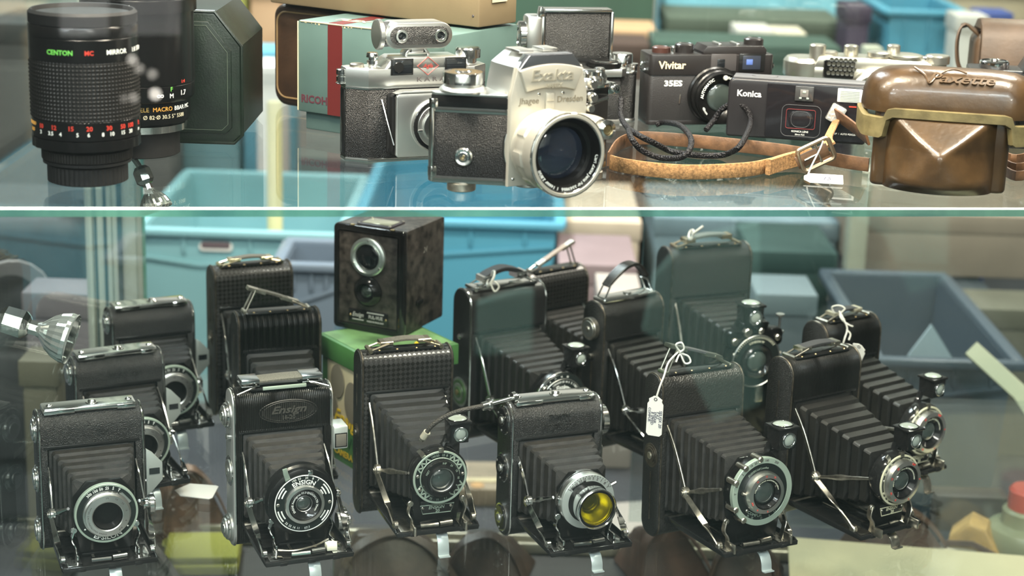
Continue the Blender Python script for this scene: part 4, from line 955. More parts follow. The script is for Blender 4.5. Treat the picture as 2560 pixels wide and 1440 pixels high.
for x in (-.0085, .0110): mb.disc(.0012, 0, .0007, CHROME, 12, TR(x, -.0036, .0715) @ FR)
mb.box((0, -.0042, .0655), (.0070, .0016, .0140), IVORY, .0006); mb.box((0, -.0050, .0690), (.0062, .0012, .0055), IVORY, .0006)
ENG = mat('engraved_fill', (.20, .17, .12), .6)
mb.text('Jhagee', .0062, ENG, TR(-.0165, -.0037, .0668) @ FR, shear=.1, bold=.01); mb.text('Dresden', .0062, ENG, TR(.0172, -.0037, .0668) @ FR, bold=.01)
pts = [(-.026 + .052 * i / 14, .0760 + .0125 + .0040 * (1 - ((i - 7) / 7) ** 2)) for i in range(15)]
bot = [(.020 - .040 * i / 14, .0735 + .0028 * (1 - ((i - 7) / 7) ** 2)) for i in range(15)]
mb.prism([(x, z) for x, z in bot[::-1]] + pts[::-1], -.0062, -.0030, 'y', IVORY, .0008)
EMB = mat('embossed_ivory', (.50, .46, .37), .3, .55)
mb.text('Exakta', .0115, EMB, TR(0, -.0064, .0845) @ FR, bold=.005, shear=.15, sx=1.15, depth=.0005); mb.text('VAREX', .0042, EMB, TR(.002, -.0064, .0772) @ FR, bold=.02, depth=.0004)
fp = mb.build('front_plate', R_)
mb = MB()
vs = []; fs = []
sec = [(-.0315, .071), (-.0275, .0905), (-.0150, .0985), (.0150, .0985), (.0275, .0905), (.0315, .071)]
for y, s_ in ((.0, 1), (.030, .92), (.040, .86)):
    for x, z in sec: vs.append((x * s_, y, .071 + (z - .071) * (1 if y < .03 else .95)))
n = len(sec)
for a in range(2):
    for i in range(n): fs.append((a * n + i, a * n + (i + 1) % n, (a + 1) * n + (i + 1) % n, (a + 1) * n + i))
fs += [tuple(range(n))[::-1], tuple(2 * n + i for i in range(n))]
mb.add(vs, fs, SATIN); mb.prism([(-.0265, .0885), (.0265, .0885), (.0175, .0992), (-.0175, .0992)], -.0045, .006, 'y', mat('bluish_chrome', (.74, .76, .84), .22, 1.), .0012)
mb.box((-.012, .020, .0995), (.012, .020, .0022), SATIN, .0005); mb.box((.010, .022, .0995), (.012, .016, .0022), SATIN, .0005); mb.build('prism_housing', R_)
LT = TR(-.0035, .0030, .0335) @ FR
mb = MB(); mb.lathe([(.0290, -.001), (.0296, .0020), (.0280, .0030), (.0266, .0060), (.0270, .0120)], IVORY, 96, LT); mb.ring(.0272, .0300, .0000, .0030, CHROME, 72, LT); mb.build('lens_mount', R_)
def grip(i, j): return 1 + (.035 if (i % 16 < 8) else 0) * (1 if j in (1, 2, 3) else 0)
mb = MB(); mb.lathe([(.0268, .0115), (.0276, .0130), (.0276, .0180), (.0276, .0225), (.0270, .0240), (.0286, .0260), (.0290, .0330), (.0296, .0345), (.0296, .0405), (.0288, .0415), (.0270, .0416), (.0262, .0405)], IVORY, 128, LT, grip); mb.ring(.0260, .0300, .0395, .0412, CHROME, 80, LT, mod=lambda i, j: 1 + .006 * (i % 2)); lb = mb.build('lens_barrel', R_)
mb = MB(); mb.lathe([(.0272, .0408), (.0262, .0412), (.0225, .0340), (.0200, .0330), (.0170, .0260), (.0165, .0230)], BLACK, 72, LT)
mb.text('Carl Zeiss Jena Nr 5569866  T Tessar 2.8/50', .0036, WHITE, LT @ TR(0, 0, .0392) , arc=(.0242, -80, False), bold=.01); mb.build('front_ring', lb)
mb = MB(); mb.dome(.0205, .0270, .0050, LENSB, 48, LT); mb.build('lens_glass', lb)
for a in (150, 205):
    pass
mb = MB(); mb.tube([(.0260, -.004, .0500), (.0300, -.014, .0500), (.0310, -.024, .0490)], .0062, IVORY, 16, 4); mb.lathe([(.0062, 0), (.0070, .002), (.0070, .006), (.0040, .0075), (.0036, .0055)], CHROME, 28, TR(.0312, -.026, .0485) @ FR); mb.lathe([(.0034, 0), (.0034, .0062), (.001, .0064)], BRASS, 16, TR(.0312, -.026, .0485) @ FR); mb.build('shutter_release', R_)
mb = MB(); F2 = TR(-.0560, .0180, .0260) @ RZ(math.radians(-36)) @ FR
mb.lathe([(.0062, -.001), (.0066, .0010), (.0056, .0022), (.0040, .0018), (.0034, .0030), (.0022, .0030), (.0018, .0008), (1e-6, .0008)], CHROME, 32, F2); mb.lathe([(.0011, .0005), (.0011, .0028), (1e-6, .0026)], BRASS, 16, F2); mb.build('flash_socket', R_)
mb = MB(); mb.lathe([(.0165, .0710), (.0170, .0725), (.0150, .0745), (.0125, .0752), (.0125, .0765)], SATIN, 56, TR(-.0520, .0285, 0)); mb.lathe([(.0125, .0760), (.0142, .0768), (.0142, .0838), (.0136, .0848), (.0060, .0850), (.0050, .0858)], CHROME, 64, TR(-.0520, .0285, 0), knurl(64)); mb.build('speed_knob', R_)
mb = MB()
for (x, y, z, r) in ((.0400, .0165, .0720, .0060), (.0520, .0240, .0720, .0085), (.0630, .0310, .0720, .0055)): mb.lathe([(r, z - .001), (r, z + .004), (r * .75, z + .006), (r * .75, z + .009), (r * .55, z + .010)], CHROME, 40, TR(x, y, 0), knurl(40))
mb.lathe([(.0150, .0708), (.0155, .0725), (.0150, .0735)], CHROME, 48, TR(.050, .024, 0)); mb.build('winding_lever', R_)
mb = MB()
for (x, z, r) in ((.0365, .0760, .0042), (.0370, .0660, .0040), (.0350, .0585, .0036)): mb.lathe([(r, 0), (r, .004), (r * .7, .006)], CHROME, 28, TR(x, .0010, z) @ FR)
mb.build('flash_terminals', R_)
mb = MB(); mb.box((.0740, .0330, .0660), (.0070, .0070, .0090), CHROME, .0012); mb.lathe([(.0032, 0), (.0032, .003), (.0016, .0032), (.0014, .001)], CHROME, 20, TR(.0765, .0295, .0660) @ FR); mb.build('strap_lug', R_)
for x, y in ((-.0520, .0275), (.0560, .0285), (.0, .022)):
    mb = MB(); mb.lathe([(.0095, 0), (.0102, .0006), (.0102, .0056), (.0085, .0066)], NICKEL if x else STEEL, 56, TR(x, y, 0), knurl(56)); mb.build('base_knob', R_)
bpy.context.view_layer.update()
EXM = R_.matrix_basis.copy()

# camera with its leather back flipped up, behind the reflex
P = onz(1432, 318, UP)
R_ = thing('film_camera', 'chrome camera with black leather back flipped upright, behind the chrome reflex', 'camera', (P.x, P.y + .012, UP + .0002), math.radians(12))
zA = aty(1400, 165, P.y + .02).z - UP; zB = aty(1400, 30, P.y + .02).z - UP
mb = MB(); mb.box((.010, .016, zA * .42), (.066, .030, zA * .84 - .001), FINELEATHER, .004); mb.box((.010, .016, .002), (.066, .030, .004), SATIN, .001); mb.build('body', R_)
mb = MB(); mb.prism([(-.022, -.001), (.042, -.001), (.048, .006), (.048, .028), (.040, .033), (-.022, .033)], zA * .83, zA * .98, 'z', SATIN, .0012); mb.build('top_plate', R_)
mb = MB(); mb.lathe([(.0130, 0), (.0145, .001), (.0145, .0045), (.0130, .0055), (.004, .0055)], BLACK, 56, TR(.029, .010, zA * .98), knurl(56)); mb.ring(.0085, .0120, .004, .0064, CHROME, 48, TR(.029, .010, zA * .98)); mb.build('dial', R_)
hh = zB - zA
mb = MB(); mb.box((.005, .022, zA + hh * .5), (.058, .014, hh), GRAIN, .0022); mb.box((-.0255, .022, zA + hh * .47), (.0030, .017, hh * .98), CHROME, .0010); mb.box((.0355, .022, zA + hh * .47), (.0030, .017, hh * 1.05), CHROME, .0012); mb.box((.005, .0215, zA + hh + .0006), (.060, .017, .0030), CHROME, .0010); mb.box((.005, .0143, zA + hh * .06), (.057, .0010, hh * .16), GLOSSBLACK, .0003); bk = mb.build('leather_back', R_)
mb = MB(); mb.box((-.0335, .022, zA + hh * .46), (.014, .020, hh * .92), SATIN, .0030); mb.prism([(-.0310, zA + hh * .9), (-.0250, zA + hh * .9), (-.0270, zA + hh * 1.08), (-.0295, zA + hh * 1.08)], .012, .020, 'y', CHROME, .0005); mb.build('end_plate', R_)
mb = MB(); T0 = TR(-.0403, .020, zA + hh * .55) @ RY(-PI / 2); mb.lathe([(.0090, 0), (.0115, .0008), (.0115, .0056), (.0100, .0066), (.0080, .0066), (.0072, .0052), (.0050, .0052), (.0035, .0064)], CHROME, 56, T0, knurl(56)); mb.build('winding_knob', R_)
# small compact next to it
P = onz(1555, 318, UP)
R_ = thing('compact_camera', 'narrow black camera with a clear-topped chrome knob, between the reflex and black rangefinder', 'camera', (P.x, P.y + .025, UP + .0002), 0)
zt_ = aty(1555, 190, P.y).z - UP
mb = MB(); mb.prism(rrect(-.0125, 0, .0125, .028, .008, 6), .002, zt_ * .96, 'z', FINELEATHER, .001); mb.build('body', R_)
mb = MB(); mb.prism(rrect(-.0130, -.0005, .0130, .0285, .008, 6), zt_ * .95, zt_, 'z', CHROME, .0012); mb.prism(rrect(-.0130, -.0005, .0130, .0285, .008, 6), 0, .003, 'z', SATIN, .0008); mb.build('top_plate', R_)
mb = MB(); mb.lathe([(.0050, zt_ - .001), (.0050, zt_ + .005), (.0095, zt_ + .0055), (.0095, zt_ + .0135), (.0088, zt_ + .0145)], CHROME, 48, TR(-.0010, .012, 0), knurl(48)); mb.build('winding_knob', R_)
mb = MB(); mb.lathe([(.0034, zt_ - .001), (.0034, zt_ + .003), (.0042, zt_ + .004), (.0042, zt_ + .006)], CHROME, 28, TR(.0095, .010, 0)); mb.build('release_button', R_)

# black rangefinder compact
P = onz(1618, 316, UP); th = math.radians(13); W_ = .1125
R_ = thing('rangefinder_camera', 'black compact rangefinder with pale lettering and round lens, behind the looped black cord', 'camera', P + V((W_ / 2 * math.cos(th), W_ / 2 * math.sin(th) + .004, .0002)), th)
BP = mat('black_camera_enamel', (.018, .016, .016), .28); BLK2 = mat('grained_black_vinyl', (.02, .018, .018), .42, 0, ('noise', 1100, .5, .0006))
mb = MB(); mb.prism(rrect(-W_ / 2, 0, W_ / 2, .032, .0045, 5), .004, .0440, 'z', BLK2, .0006); mb.prism(rrect(-W_ / 2, 0, W_ / 2, .032, .0045, 5), 0, .0045, 'z', BP, .0010)
mb.text('35ES', .0068, WHITE, TR(-.0345, -.0003, .0365) @ FR, bold=.03, sx=1.25); mb.tube([(-.0280, -.0004, .0190), (-.0275, -.0004, .0270)], .0007, CHROME, 6); mb.build('body', R_)
mb = MB(); mb.prism(rrect(-W_ / 2 - .0004, -.0012, W_ / 2 + .0004, .0325, .0045, 5), .0435, .0620, 'z', BP, .0012); mb.prism([(-.0080, .0610), (.0500, .0610), (.0500, .0660), (.0470, .0690), (-.0050, .0690), (-.0090, .0640)], .0005, .0300, 'y', BP, .0012)
mb.text('Vivitar', .0092, mat('cream_lettering', (.72, .62, .42), .4), TR(-.0365, -.0014, .0525) @ FR, bold=.02); mb.build('top_plate', R_)
mb = MB(); mb.box((.0100, -.0013, .0550), (.0235, .0014, .0150), mat('smoky_grey', (.06, .055, .055), .2), .0006); mb.box((.0075, -.0021, .0545), (.0070, .0006, .0070), WINDOWG, .0003); mb.build('light_meter_window', R_)
mb = MB(); mb.box((.0360, -.0013, .0550), (.0240, .0014, .0155), GLOSSBLACK, .0006); mb.box((.0355, -.0021, .0550), (.0165, .0006, .0120), mat('smoked_finder', (.03, .035, .05), .1), .0003); mb.box((.0335, -.0025, .0555), (.0058, .0004, .0048), mat('blue_finder_coating', (.10, .16, .42), .1), .0003); mb.build('viewfinder_window', R_)
for x, r, h, m in ((-.0430, .0075, .0036, mat('black_red_dial', (.05, .02, .015), .35)), (-.0215, .0082, .0062, BP), (.0420, .0085, .0050, BP)):
    mb = MB(); mb.lathe([(r, .0615), (r, .0625 + h), (r * .85, .0635 + h), (r * .8, .0632 + h)], m, 44, TR(x, .014, .0060 if x > 0 else 0), knurl(44)); mb.build('dial', R_)
mb = MB(); mb.lathe([(.0030, .0615), (.0030, .0670), (.0022, .0680)], CHROME, 24, TR(-.0335, .010, 0)); mb.build('shutter_release', R_)
mb = MB(); mb.box((.0075, .012, .0698), (.0030, .018, .0022), SATIN, .0004); mb.box((.0240, .012, .0698), (.0030, .018, .0022), SATIN, .0004); mb.build('hot_shoe', R_)
for sx in (-1, 1):
    mb = MB(); mb.tube([(sx * (W_ / 2 + .002 + .0030 * math.cos(a * PI / 6)), .012, .0500 + .0034 * math.sin(a * PI / 6)) for a in range(12)], .0008, CHROME, 6, closed=True); mb.build('strap_ring', R_)
LT = TR(.0040, 0, .0265) @ FR
mb = MB(); mb.lathe([(.0250, -.001), (.0250, .0030), (.0235, .0040), (.0235, .0130), (.0225, .0140), (.0225, .0200), (.0215, .0212), (.0165, .0195), (.0125, .0160)], BLACK, 90, LT, lambda i, j: 1 + (.012 * (i % 2) if j in (2, 3) else 0))
mb.text('AUTOMATIC', .0035, WHITE, LT @ TR(0, 0, .0212), arc=(.0185, 148, False), bold=.01); mb.text('VIVITAR LENS 40mm 1:1.7', .0030, WHITE, LT @ TR(0, 0, .0208), arc=(.0185, 30, False)); mb.text('48mm', .0030, WHITE, LT @ TR(0, 0, .0210), arc=(.0185, 215, True)); mb.disc(.0022, .019, .0216, mat('meter_cell', (.5, .48, .42), .2), 20, LT @ TR(.002, .0180, 0)); lb = mb.build('lens_barrel', R_)
mb = MB(); mb.dome(.0125, .0150, .0030, LENSG, 36, LT); mb.build('lens_glass', lb)

# plastic compact in front
th = math.radians(-12); P = onz(1812, 338, UP); W_ = .1165; TK = .0240
R_ = thing('compact_camera', 'black plastic compact camera with built-in flash, partly behind the brown leather case', 'camera', P + V((W_ / 2 * math.cos(th), W_ / 2 * math.sin(th) - .004, .0002)), th)
PLA = mat('dark_plastic', (.016, .0145, .016), .36); PLB = mat('black_glossy_panel', (.013, .012, .014), .1); PLT = mat('grey_plastic_top', (.10, .10, .105), .45)
mb = MB(); mb.prism(rrect(-W_ / 2, 0, W_ / 2, .0500, (.0025, .0025, .004, .006), 5), 0, TK, 'y', PLA, .0022, 3)
mb.text('Konica', .0074, mat('light_grey_print', (.50, .50, .51), .4), TR(-.0405, -.0003, .0372) @ FR, bold=.03); mb.build('body', R_)
mb = MB(); mb.box((0, TK / 2, .0502), (W_ * .94, TK * .8, .0022), PLT, .0008); mb.prism(stadium(-.040, .006, -.018, .016), .0508, .0520, 'z', PLT, .0005); mb.build('top_panel', R_)
mb = MB(); mb.prism(rrect(-.0255, .002, W_ / 2 - .0015, .0480, .0015), -.0014, .0005, 'y', PLB, .0005); mb.box((.006, -.0015, .0095), (.0001, .0004, .0001), PLB)
mb.tube([(x, -.0016, z) for x, z in rrect(-.0120, .0040, .0205, .0305, .0050, 5)], .0002, PLT, 6, closed=True)
mb.tube([(x, -.0022, z) for x, z in rrect(-.0082, .0108, .0160, .0270, .0018, 5)], .00015, mat('red_frame_line', (.30, .05, .05), .4), 6, closed=True)
mb.text('KONICA LENS', .0022, WHITE, TR(.0040, -.0016, .0082) @ FR); mb.text('35mm F3.5', .0018, WHITE, TR(.0040, -.0016, .0056) @ FR); mb.text('CLOSE UP  /  AUTO FOCUS', .0020, WHITE, TR(.0380, -.0016, .0085) @ FR)
mb.box((.0460, -.0016, .0320), (.0060, .0004, .0009), RED)
fpn = mb.build('front_panel', R_)
mb = MB(); mb.prism(rrect(-.0065, .0120, .0145, .0255, .006, 6), -.0022, -.001, 'y', PLB, .0005); mb.tube([(x, -.0023, z) for x, z in rrect(-.0040, .0120, .0120, .0255, .0060, 6)], .00014, PLT, 6, closed=True); mb.build('lens_window', fpn)
mb = MB(); mb.box((.0055, -.0018, .0405), (.0155, .0020, .0125), mat('finder_frame', (.05, .05, .05), .12), .0006); mb.box((.0055, -.0030, .0408), (.0070, .0010, .0065), mat('clear_finder_block', (.16, .15, .14), .08), .0012); mb.box((.0055, -.0036, .0420), (.0028, .0006, .0020), CLEARB, .0003); mb.box((.0025, -.0034, .0368), (.0022, .0006, .0016), CLEARB, .0003); mb.box((.0085, -.0034, .0368), (.0022, .0006, .0016), CLEARB, .0003); mb.build('viewfinder_window', R_)
mb = MB(); mb.box((.0430, -.0010, .0412), (.0205, .0030, .0115), mat('flash_diffuser', (.75, .76, .72), .2), .0008)
for k in range(7): mb.box((.0430, -.0026, .0370 + k * .0013), (.0160, .0006, .0006), CLEARB)
mb.build('flash_window', R_)

# silver rangefinder at the back
Y_ = 1.605; xl = aty(1990, 200, Y_).x; xr = aty(2352, 200, Y_).x; zt_ = aty(2140, 145, Y_).z - UP; W_ = xr - xl
R_ = thing('rangefinder_camera', 'all-silver rangefinder camera with honeycomb meter cell, behind the plastic compact', 'camera', ((xl + xr) / 2, Y_, UP + .0002), math.radians(-9))
mb = MB(); mb.prism(rrect(-W_ / 2, 0, W_ / 2, .034, .012, 6), .003, zt_ * .62, 'z', BLK2, .0006); mb.prism(rrect(-W_ / 2, 0, W_ / 2, .034, .012, 6), 0, .004, 'z', SATIN, .0008); mb.build('body', R_)
SILV = mat('pale_silver', (.74, .71, .62), .28, .95)
mb = MB(); mb.prism(rrect(-W_ / 2 - .0005, -.0008, W_ / 2 + .0005, .0345, .012, 6), zt_ * .60, zt_ * .80, 'z', SILV, .0012)
mb.prism([(-W_ * .385, zt_ * .79), (W_ * .44, zt_ * .79), (W_ * .42, zt_ * .93), (W_ * .38, zt_ * .99), (-W_ * .32, zt_), (-W_ * .35, zt_ * .97)], -.0012, .031, 'y', SILV, .0014); mb.build('top_plate', R_)
mb = MB(); mb.prism(rrect(-W_ * .31, zt_ * .62, -W_ * .10, zt_ * .93, .0015), -.0022, -.0002, 'y', BLACK, .0005); mb.tube([(x, -.0022, z) for x, z in rrect(-W_ * .31, zt_ * .62, -W_ * .10, zt_ * .93, .0015)], .0006, CHROME, 6, closed=True)
for a in range(6):
    for b_ in range(4): mb.lathe([(.0021, 0), (.0019, .0007), (.0012, .0004), (1e-6, .0004)], mat('meter_honeycomb', (.05, .05, .04), .15), 6, TR(-W_ * .31 + .0045 + a * .0042 + (b_ % 2) * .0021, -.0026, zt_ * .64 + .004 + b_ * .0042) @ FR)
mb.build('meter_cell', R_)
mb = MB(); mb.box((W_ * .28, -.0014, zt_ * .82), (W_ * .22, .0012, zt_ * .16), WINDOWG, .0005); mb.build('viewfinder_window', R_)
LT = TR(W_ * .06, -.001, zt_ * .36) @ FR
mb = MB(); mb.lathe([(.026, -.002), (.026, .006), (.025, .008), (.025, .018), (.022, .020), (.016, .017)], SILV, 80, LT, lambda i, j: 1 + (.01 * (i % 2) if j in (2, 3) else 0)); lb = mb.build('lens_barrel', R_)
mb = MB(); mb.dome(.0165, .013, .004, LENSG, 32, LT); mb.build('lens_glass', lb)
mb = MB(); mb.lathe([(.019, zt_ * .60), (.020, zt_ * .63), (.020, zt_ * .86), (.0185, zt_ * .90), (.017, zt_ * .93)], SILV, 60, TR(-W_ * .44, .017, 0)); mb.build('rewind_drum', R_)
mb = MB()
for (x, y, r, h) in ((-.36, .008, .0075, .012), (-.28, .012, .008, .006)): mb.lathe([(r * .8, zt_ * .79), (r, zt_ * .82), (r, zt_ * .93 + h), (r * .85, zt_ * .95 + h)], SILV, 44, TR(W_ * x, y, 0), knurl(44))
mb.build('selector_knobs', R_)
for (x, y, r, h) in ((-.13, .014, .0065, .0085), (.06, .010, .0105, .0045), (.16, .020, .006, .0100), (.24, .012, .016, .0030)):
    mb = MB(); mb.lathe([(r * .75, zt_ * .97), (r, zt_ + .001), (r, zt_ + h), (r * .8, zt_ + h + .001)], SILV, 44, TR(W_ * x, y, 0), knurl(44)); mb.build('top_dial', R_)
mb = MB(); mb.lathe([(.0085, zt_ * .80), (.0085, zt_ * .92), (.0110, zt_ * .94), (.0110, zt_ * 1.06), (.010, zt_ * 1.08)], SILV, 50, TR(W_ * .46, .014, 0), knurl(50)); mb.build('winding_knob', R_)
mb = MB(); mb.box((W_ * .36, .015, zt_ * 1.01), (.007, .012, .0040), CHROME, .0005); mb.build('accessory_shoe', R_)

# brown ever-ready case
th = math.radians(-13); P = onz(2172, 462, UP); W_ = .0985
PX = P + V((W_ / 2 * math.cos(th), W_ / 2 * math.sin(th), .0002))
R_ = thing('leather_camera_case', 'shiny brown leather camera case with domed lid and strap, far right of the upper shelf', 'case', PX, th)
mb = MB(); mb.prism(rrect(-W_ / 2, 0, W_ / 2, .048, .006, 5), 0, .060, 'z', BROWNL, .003, 3)
mb.build('body', R_)
# lens bulge
mb = MB(); vs = []; fs = []; nx, nz = 36, 32
for j in range(nz + 1):
    z = .0006 + .0574 * j / nz
    for i in range(nx + 1):
        u = -1 + 2 * i / nx; x = u * .0395
        up_ = max(0, (.0580 - z) / .0270); lo_ = min(1, (z + .004) / .012)
        kz = max(0, min(1, (z - .012) / .020))
        side = (max(0, 1 - abs(u) ** (1.9 - .75 * kz))) ** (.62 + .35 * kz)
        e_ = .10; q_ = max(0, e_ - abs(up_ - side)) / e_
        d = .037 * max(0, min(up_, side) - q_ * q_ * e_ * .25 * (1 if up_ > .02 else 0)) * (lo_ ** .5)
        vs.append((x, .0006 - d, z))
for j in range(nz):
    for i in range(nx): fs.append((j * (nx + 1) + i, j * (nx + 1) + i + 1, (j + 1) * (nx + 1) + i + 1, (j + 1) * (nx + 1) + i))
mb.add(vs, fs, BROWNL); mb.add([vs[i] for i in range(nx + 1)] + [(.0395, .01, .0006), (-.0395, .01, .0006)], [tuple(range(nx + 3))], BROWNL); mb.build('lens_bulge', R_, 60)
# lid: capsule seen from above, domed
LW_, LD_ = .1290, .0560
mb = MB(); vs = []; fs = []; rows = [(0, 1.0), (.004, 1.005), (.008, 1.0), (.014, .965), (.0195, .895), (.0245, .79), (.0282, .65), (.0305, .48), (.0318, .28), (.0323, .10)]
N = 64
def cap(a, s_):
    r = LD_ / 2; h = LW_ / 2 - r; c, q = math.cos(a), math.sin(a)
    x = (h if c > 0 else -h) * min(1, abs(c) * 6) + r * c; y = r * q
    return (x * (1 - .60 * max(0, 1 - s_) ** 1.25) * max(1, s_), y * s_)
for z, s_ in rows:
    for i in range(N):
        x, y = cap(2 * PI * i / N, s_); vs.append((x + .004, y + .022, .0560 + z))
for j in range(len(rows) - 1):
    for i in range(N): fs.append((j * N + i, j * N + (i + 1) % N, (j + 1) * N + (i + 1) % N, (j + 1) * N + i))
fs += [tuple(range(N))[::-1], tuple((len(rows) - 1) * N + i for i in range(N))]
mb.add(vs, fs, BROWNL)
em = mat('embossed_brown', (.075, .042, .018), .3, 0, coat=.3)
lid = mb.build('lid', R_, 60)
EMT = TR(.010, .0016, .0822) @ RX(math.radians(40))
mb = MB(); mb.text('Paxette', .0125, em, EMT, bold=.008, shear=.35, sx=1.25, depth=.0012); mb.tube([(-.034, .010, 0), (-.026, .003, .0004), (-.022, -.005, .0004), (-.016, .004, .0004), (-.006, .0100, .0004), (.004, .0070, .0)], .0008, em, 6, 5, T=EMT); mb.build('embossed_name', lid)
OLIVE = mat('olive_piping', (.17, .135, .06), .4, 0, ('noise', 700, .2, .0005), var=.3, vscale=90)
mb = MB(); pts = []
for i in range(41):
    a = PI + PI * i / 40; x, y = cap(a, 1.012); pts.append((x + .004, y + .022))
vs = []; fs = []
for i, (x, y) in enumerate(pts):
    ux = abs(x - .004) / (LW_ / 2)
    k = min(1, max(0, (ux - .66) / .06)); k = k * k * (3 - 2 * k)
    zt2 = .0600 - .0075 * k * min(1, (1.0 - ux) / .1 + .4); zb2 = zt2 - .0075 - .0085 * k
    nx_, ny_ = x - .004, (y - .022) * 2.2; l = math.hypot(nx_, ny_) or 1; nx_, ny_ = nx_ / l, ny_ / l
    for (o_, z) in ((.0, zt2), (.0022, zt2 - .0006), (.0022, zb2 + .0006), (.0, zb2), (-.003, zb2), (-.003, zt2)): vs.append((x + nx_ * o_, y + ny_ * o_, z))
for i in range(len(pts) - 1):
    for j in range(6): fs.append((i * 6 + j, i * 6 + (j + 1) % 6, (i + 1) * 6 + (j + 1) % 6, (i + 1) * 6 + j))
fs += [tuple(range(6)), tuple((len(pts) - 1) * 6 + j for j in range(6))[::-1]]
mb.add(vs, fs, OLIVE); mb.build('trim', lid)
def S(x, y, h=.0): return onz(x, y, UP + h)
VZ = (0, 0, 1)
mb = MB(); mb.band([S(1520, 398, .0064), S(1545, 362, .0064), S(1590, 346, .0064), S(1660, 347, .0064), S(1800, 359, .0064), S(1950, 376, .0064), S(2060, 394, .0064), S(2120, 405, .0064), S(2172, 412, .0064)], .0108, .0016, VZ, STRAPL, 5); st = wpart(mb, 'strap', R_)
mb = MB(); mb.band([S(1526, 405, .0064), S(1560, 414, .0064), S(1640, 425, .0064), S(1720, 430, .0064), S(1800, 428, .0064), S(1880, 422, .0064), S(1945, 408, .0066), S(1990, 398, .008), S(2030, 386, .011)], .0110, .0018, VZ, SUEDE, 5); mb.band([S(1920, 418, .0074), S(1960, 405, .0078), S(1995, 396, .0088)], .0122, .0042, VZ, SUEDE, 4); wpart(mb, 'strap_end', st)
mb = MB(); bc = S(2040, 386, .0156); bx_ = V((.82, .05, .42)).normalized(); bz_ = V((-.38, -.12, .9)).normalized(); bz_ = (bz_ - bx_ * bz_.dot(bx_)).normalized()
mb.tube([bc + bx_ * a + bz_ * b for a, b in rrect(-.0130, -.0090, .0130, .0090, .003, 4)], .0018, mat('bronze_buckle', (.42, .32, .22), .3, .9), 8, closed=True); mb.tube([bc + bx_ * .002 - bz_ * .009, bc + bx_ * .002 + bz_ * .009], .0011, NICKEL, 8); mb.tube([bc + bx_ * .002, bc - bx_ * .010 - V((0, .002, 0))], .0009, NICKEL, 8)
mb.band([bc - bx_ * .016, bc, bc + bx_ * .010], .0100, .0018, bz_, STRAPL, 3); wpart(mb, 'buckle', st)
mb = MB(); mb.band([bc + bx_ * .012 + V((0, 0, .002)), S(2070, 345, .015), S(2092, 300, .022)], .008, .0016, (1, 0, .6), SUEDE, 4); mb.band([S(2092, 288, .026), S(2130, 315, .024), S(2168, 345, .022)], .0125, .0020, (-.4, 0, 1), STRAPL, 4); wpart(mb, 'strap_tab', st)
mb = MB(); k0 = S(2090, 285, .026)
mb.box((0, 0, 0), (.0125, .0060, .0150), mat('clear_tape', (.55, .55, .52), .15, .3, ('voro', 300, .8, .001)), .0012, T=Mx.Translation(k0) @ RY(.45)); wpart(mb, 'keeper', st)
mb = MB()
for q, (a, b_, c_) in enumerate(((415, 440, 425), (400, 420, 405), (385, 398, 380))): mb.band([S(2490, a - 5, .007 + q * .002), S(2540, b_, .007 + q * .002), S(2600, c_, .007 + q * .002)], .0075, .0016, VZ, STRAPL, 5)
wpart(mb, 'strap_coil', R_)
# price tag on the shelf
P = S(2058, 457); R_ = thing('price_tag', 'small white price tag lying on glass below the strap buckle', 'tag', P + V((0, 0, .0028)), math.radians(-8), None, math.radians(15))
mb = MB(); mb.prism([(-.0145, -.003), (-.0100, -.0075), (.0145, -.0075), (.0145, .0075), (-.0100, .0075), (-.0145, .003)], 0, .0005, 'z', PAPER); mb.text('15', .0070, INK, TR(.002, 0, .0006) @ Mx.Diagonal((1, 1, 1, 1)), shear=.3); mb.build('card', R_)
mb = MB(); mb.tube([(-.012, 0, .0006), (-.010, .006, .006), (-.004, .018, .016), (-.002, .020, .022)], .0006, STRING, 6, 5); mb.build('string', R_)
# black braided cord
C_ = lambda *p: [S(x, y, h) for x, y, h in p]
mb = MB()
mb.tube(C_((1553, 246, .030), (1553, 290, .018), (1568, 318, .014), (1600, 340, .0165), (1640, 360, .0100), (1665, 373, .0040), (1690, 381, .0028), (1740, 388, .0028), (1790, 389, .0028), (1822, 383, .0060), (1852, 362, .0165), (1876, 310, .016), (1868, 275, .024), (1838, 258, .028), (1806, 272, .022), (1785, 300, .012), (1765, 325, .0050)), .0024, CORD, 10, 8)
mb.tube(C_((1572, 326, .0165), (1580, 348, .0165), (1605, 376, .0080), (1650, 394, .0028), (1700, 394, .0070), (1724, 374, .0130), (1726, 343, .0170), (1700, 314, .0140), (1660, 306, .0060), (1640, 312, .003)), .0024, CORD, 10, 8)
tag(mb.build('wrist_cord', None, 60), 'black braided cord coiled in loops in front of the black rangefinder', 'cord')

# dark brown case at the back right
Y_ = 1.63; xl = aty(2412, 150, Y_).x; zt_ = aty(2480, 45, Y_).z - UP
R_ = thing('leather_camera_case', 'dark brown camera case with buckled flap, behind the shiny brown case', 'case', (xl + .055, Y_ - .02, UP + .0002), math.radians(-6))
DB = mat('dull_brown_leather', (.085, .052, .03), .5, 0, ('noise', 300, .2, .001), var=.25, vscale=30)
mb = MB(); mb.prism(rrect(-.050, 0, .058, zt_ * .86, .012, 6), .002, .050, 'y', DB, .006, 3); mb.build('body', R_)
mb = MB(); mb.prism([(-.004, zt_ * .52), (-.001, zt_ * .80), (.006, zt_ * .93), (.018, zt_ * .99), (.040, zt_ * .97), (.052, zt_ * .88), (.054, zt_ * .6), (.050, zt_ * .6), (.048, zt_ * .84), (.010, zt_ * .86), (.003, zt_ * .52)], -.046, .062, 'x', DB, .003, 2); mb.build('flap', R_)
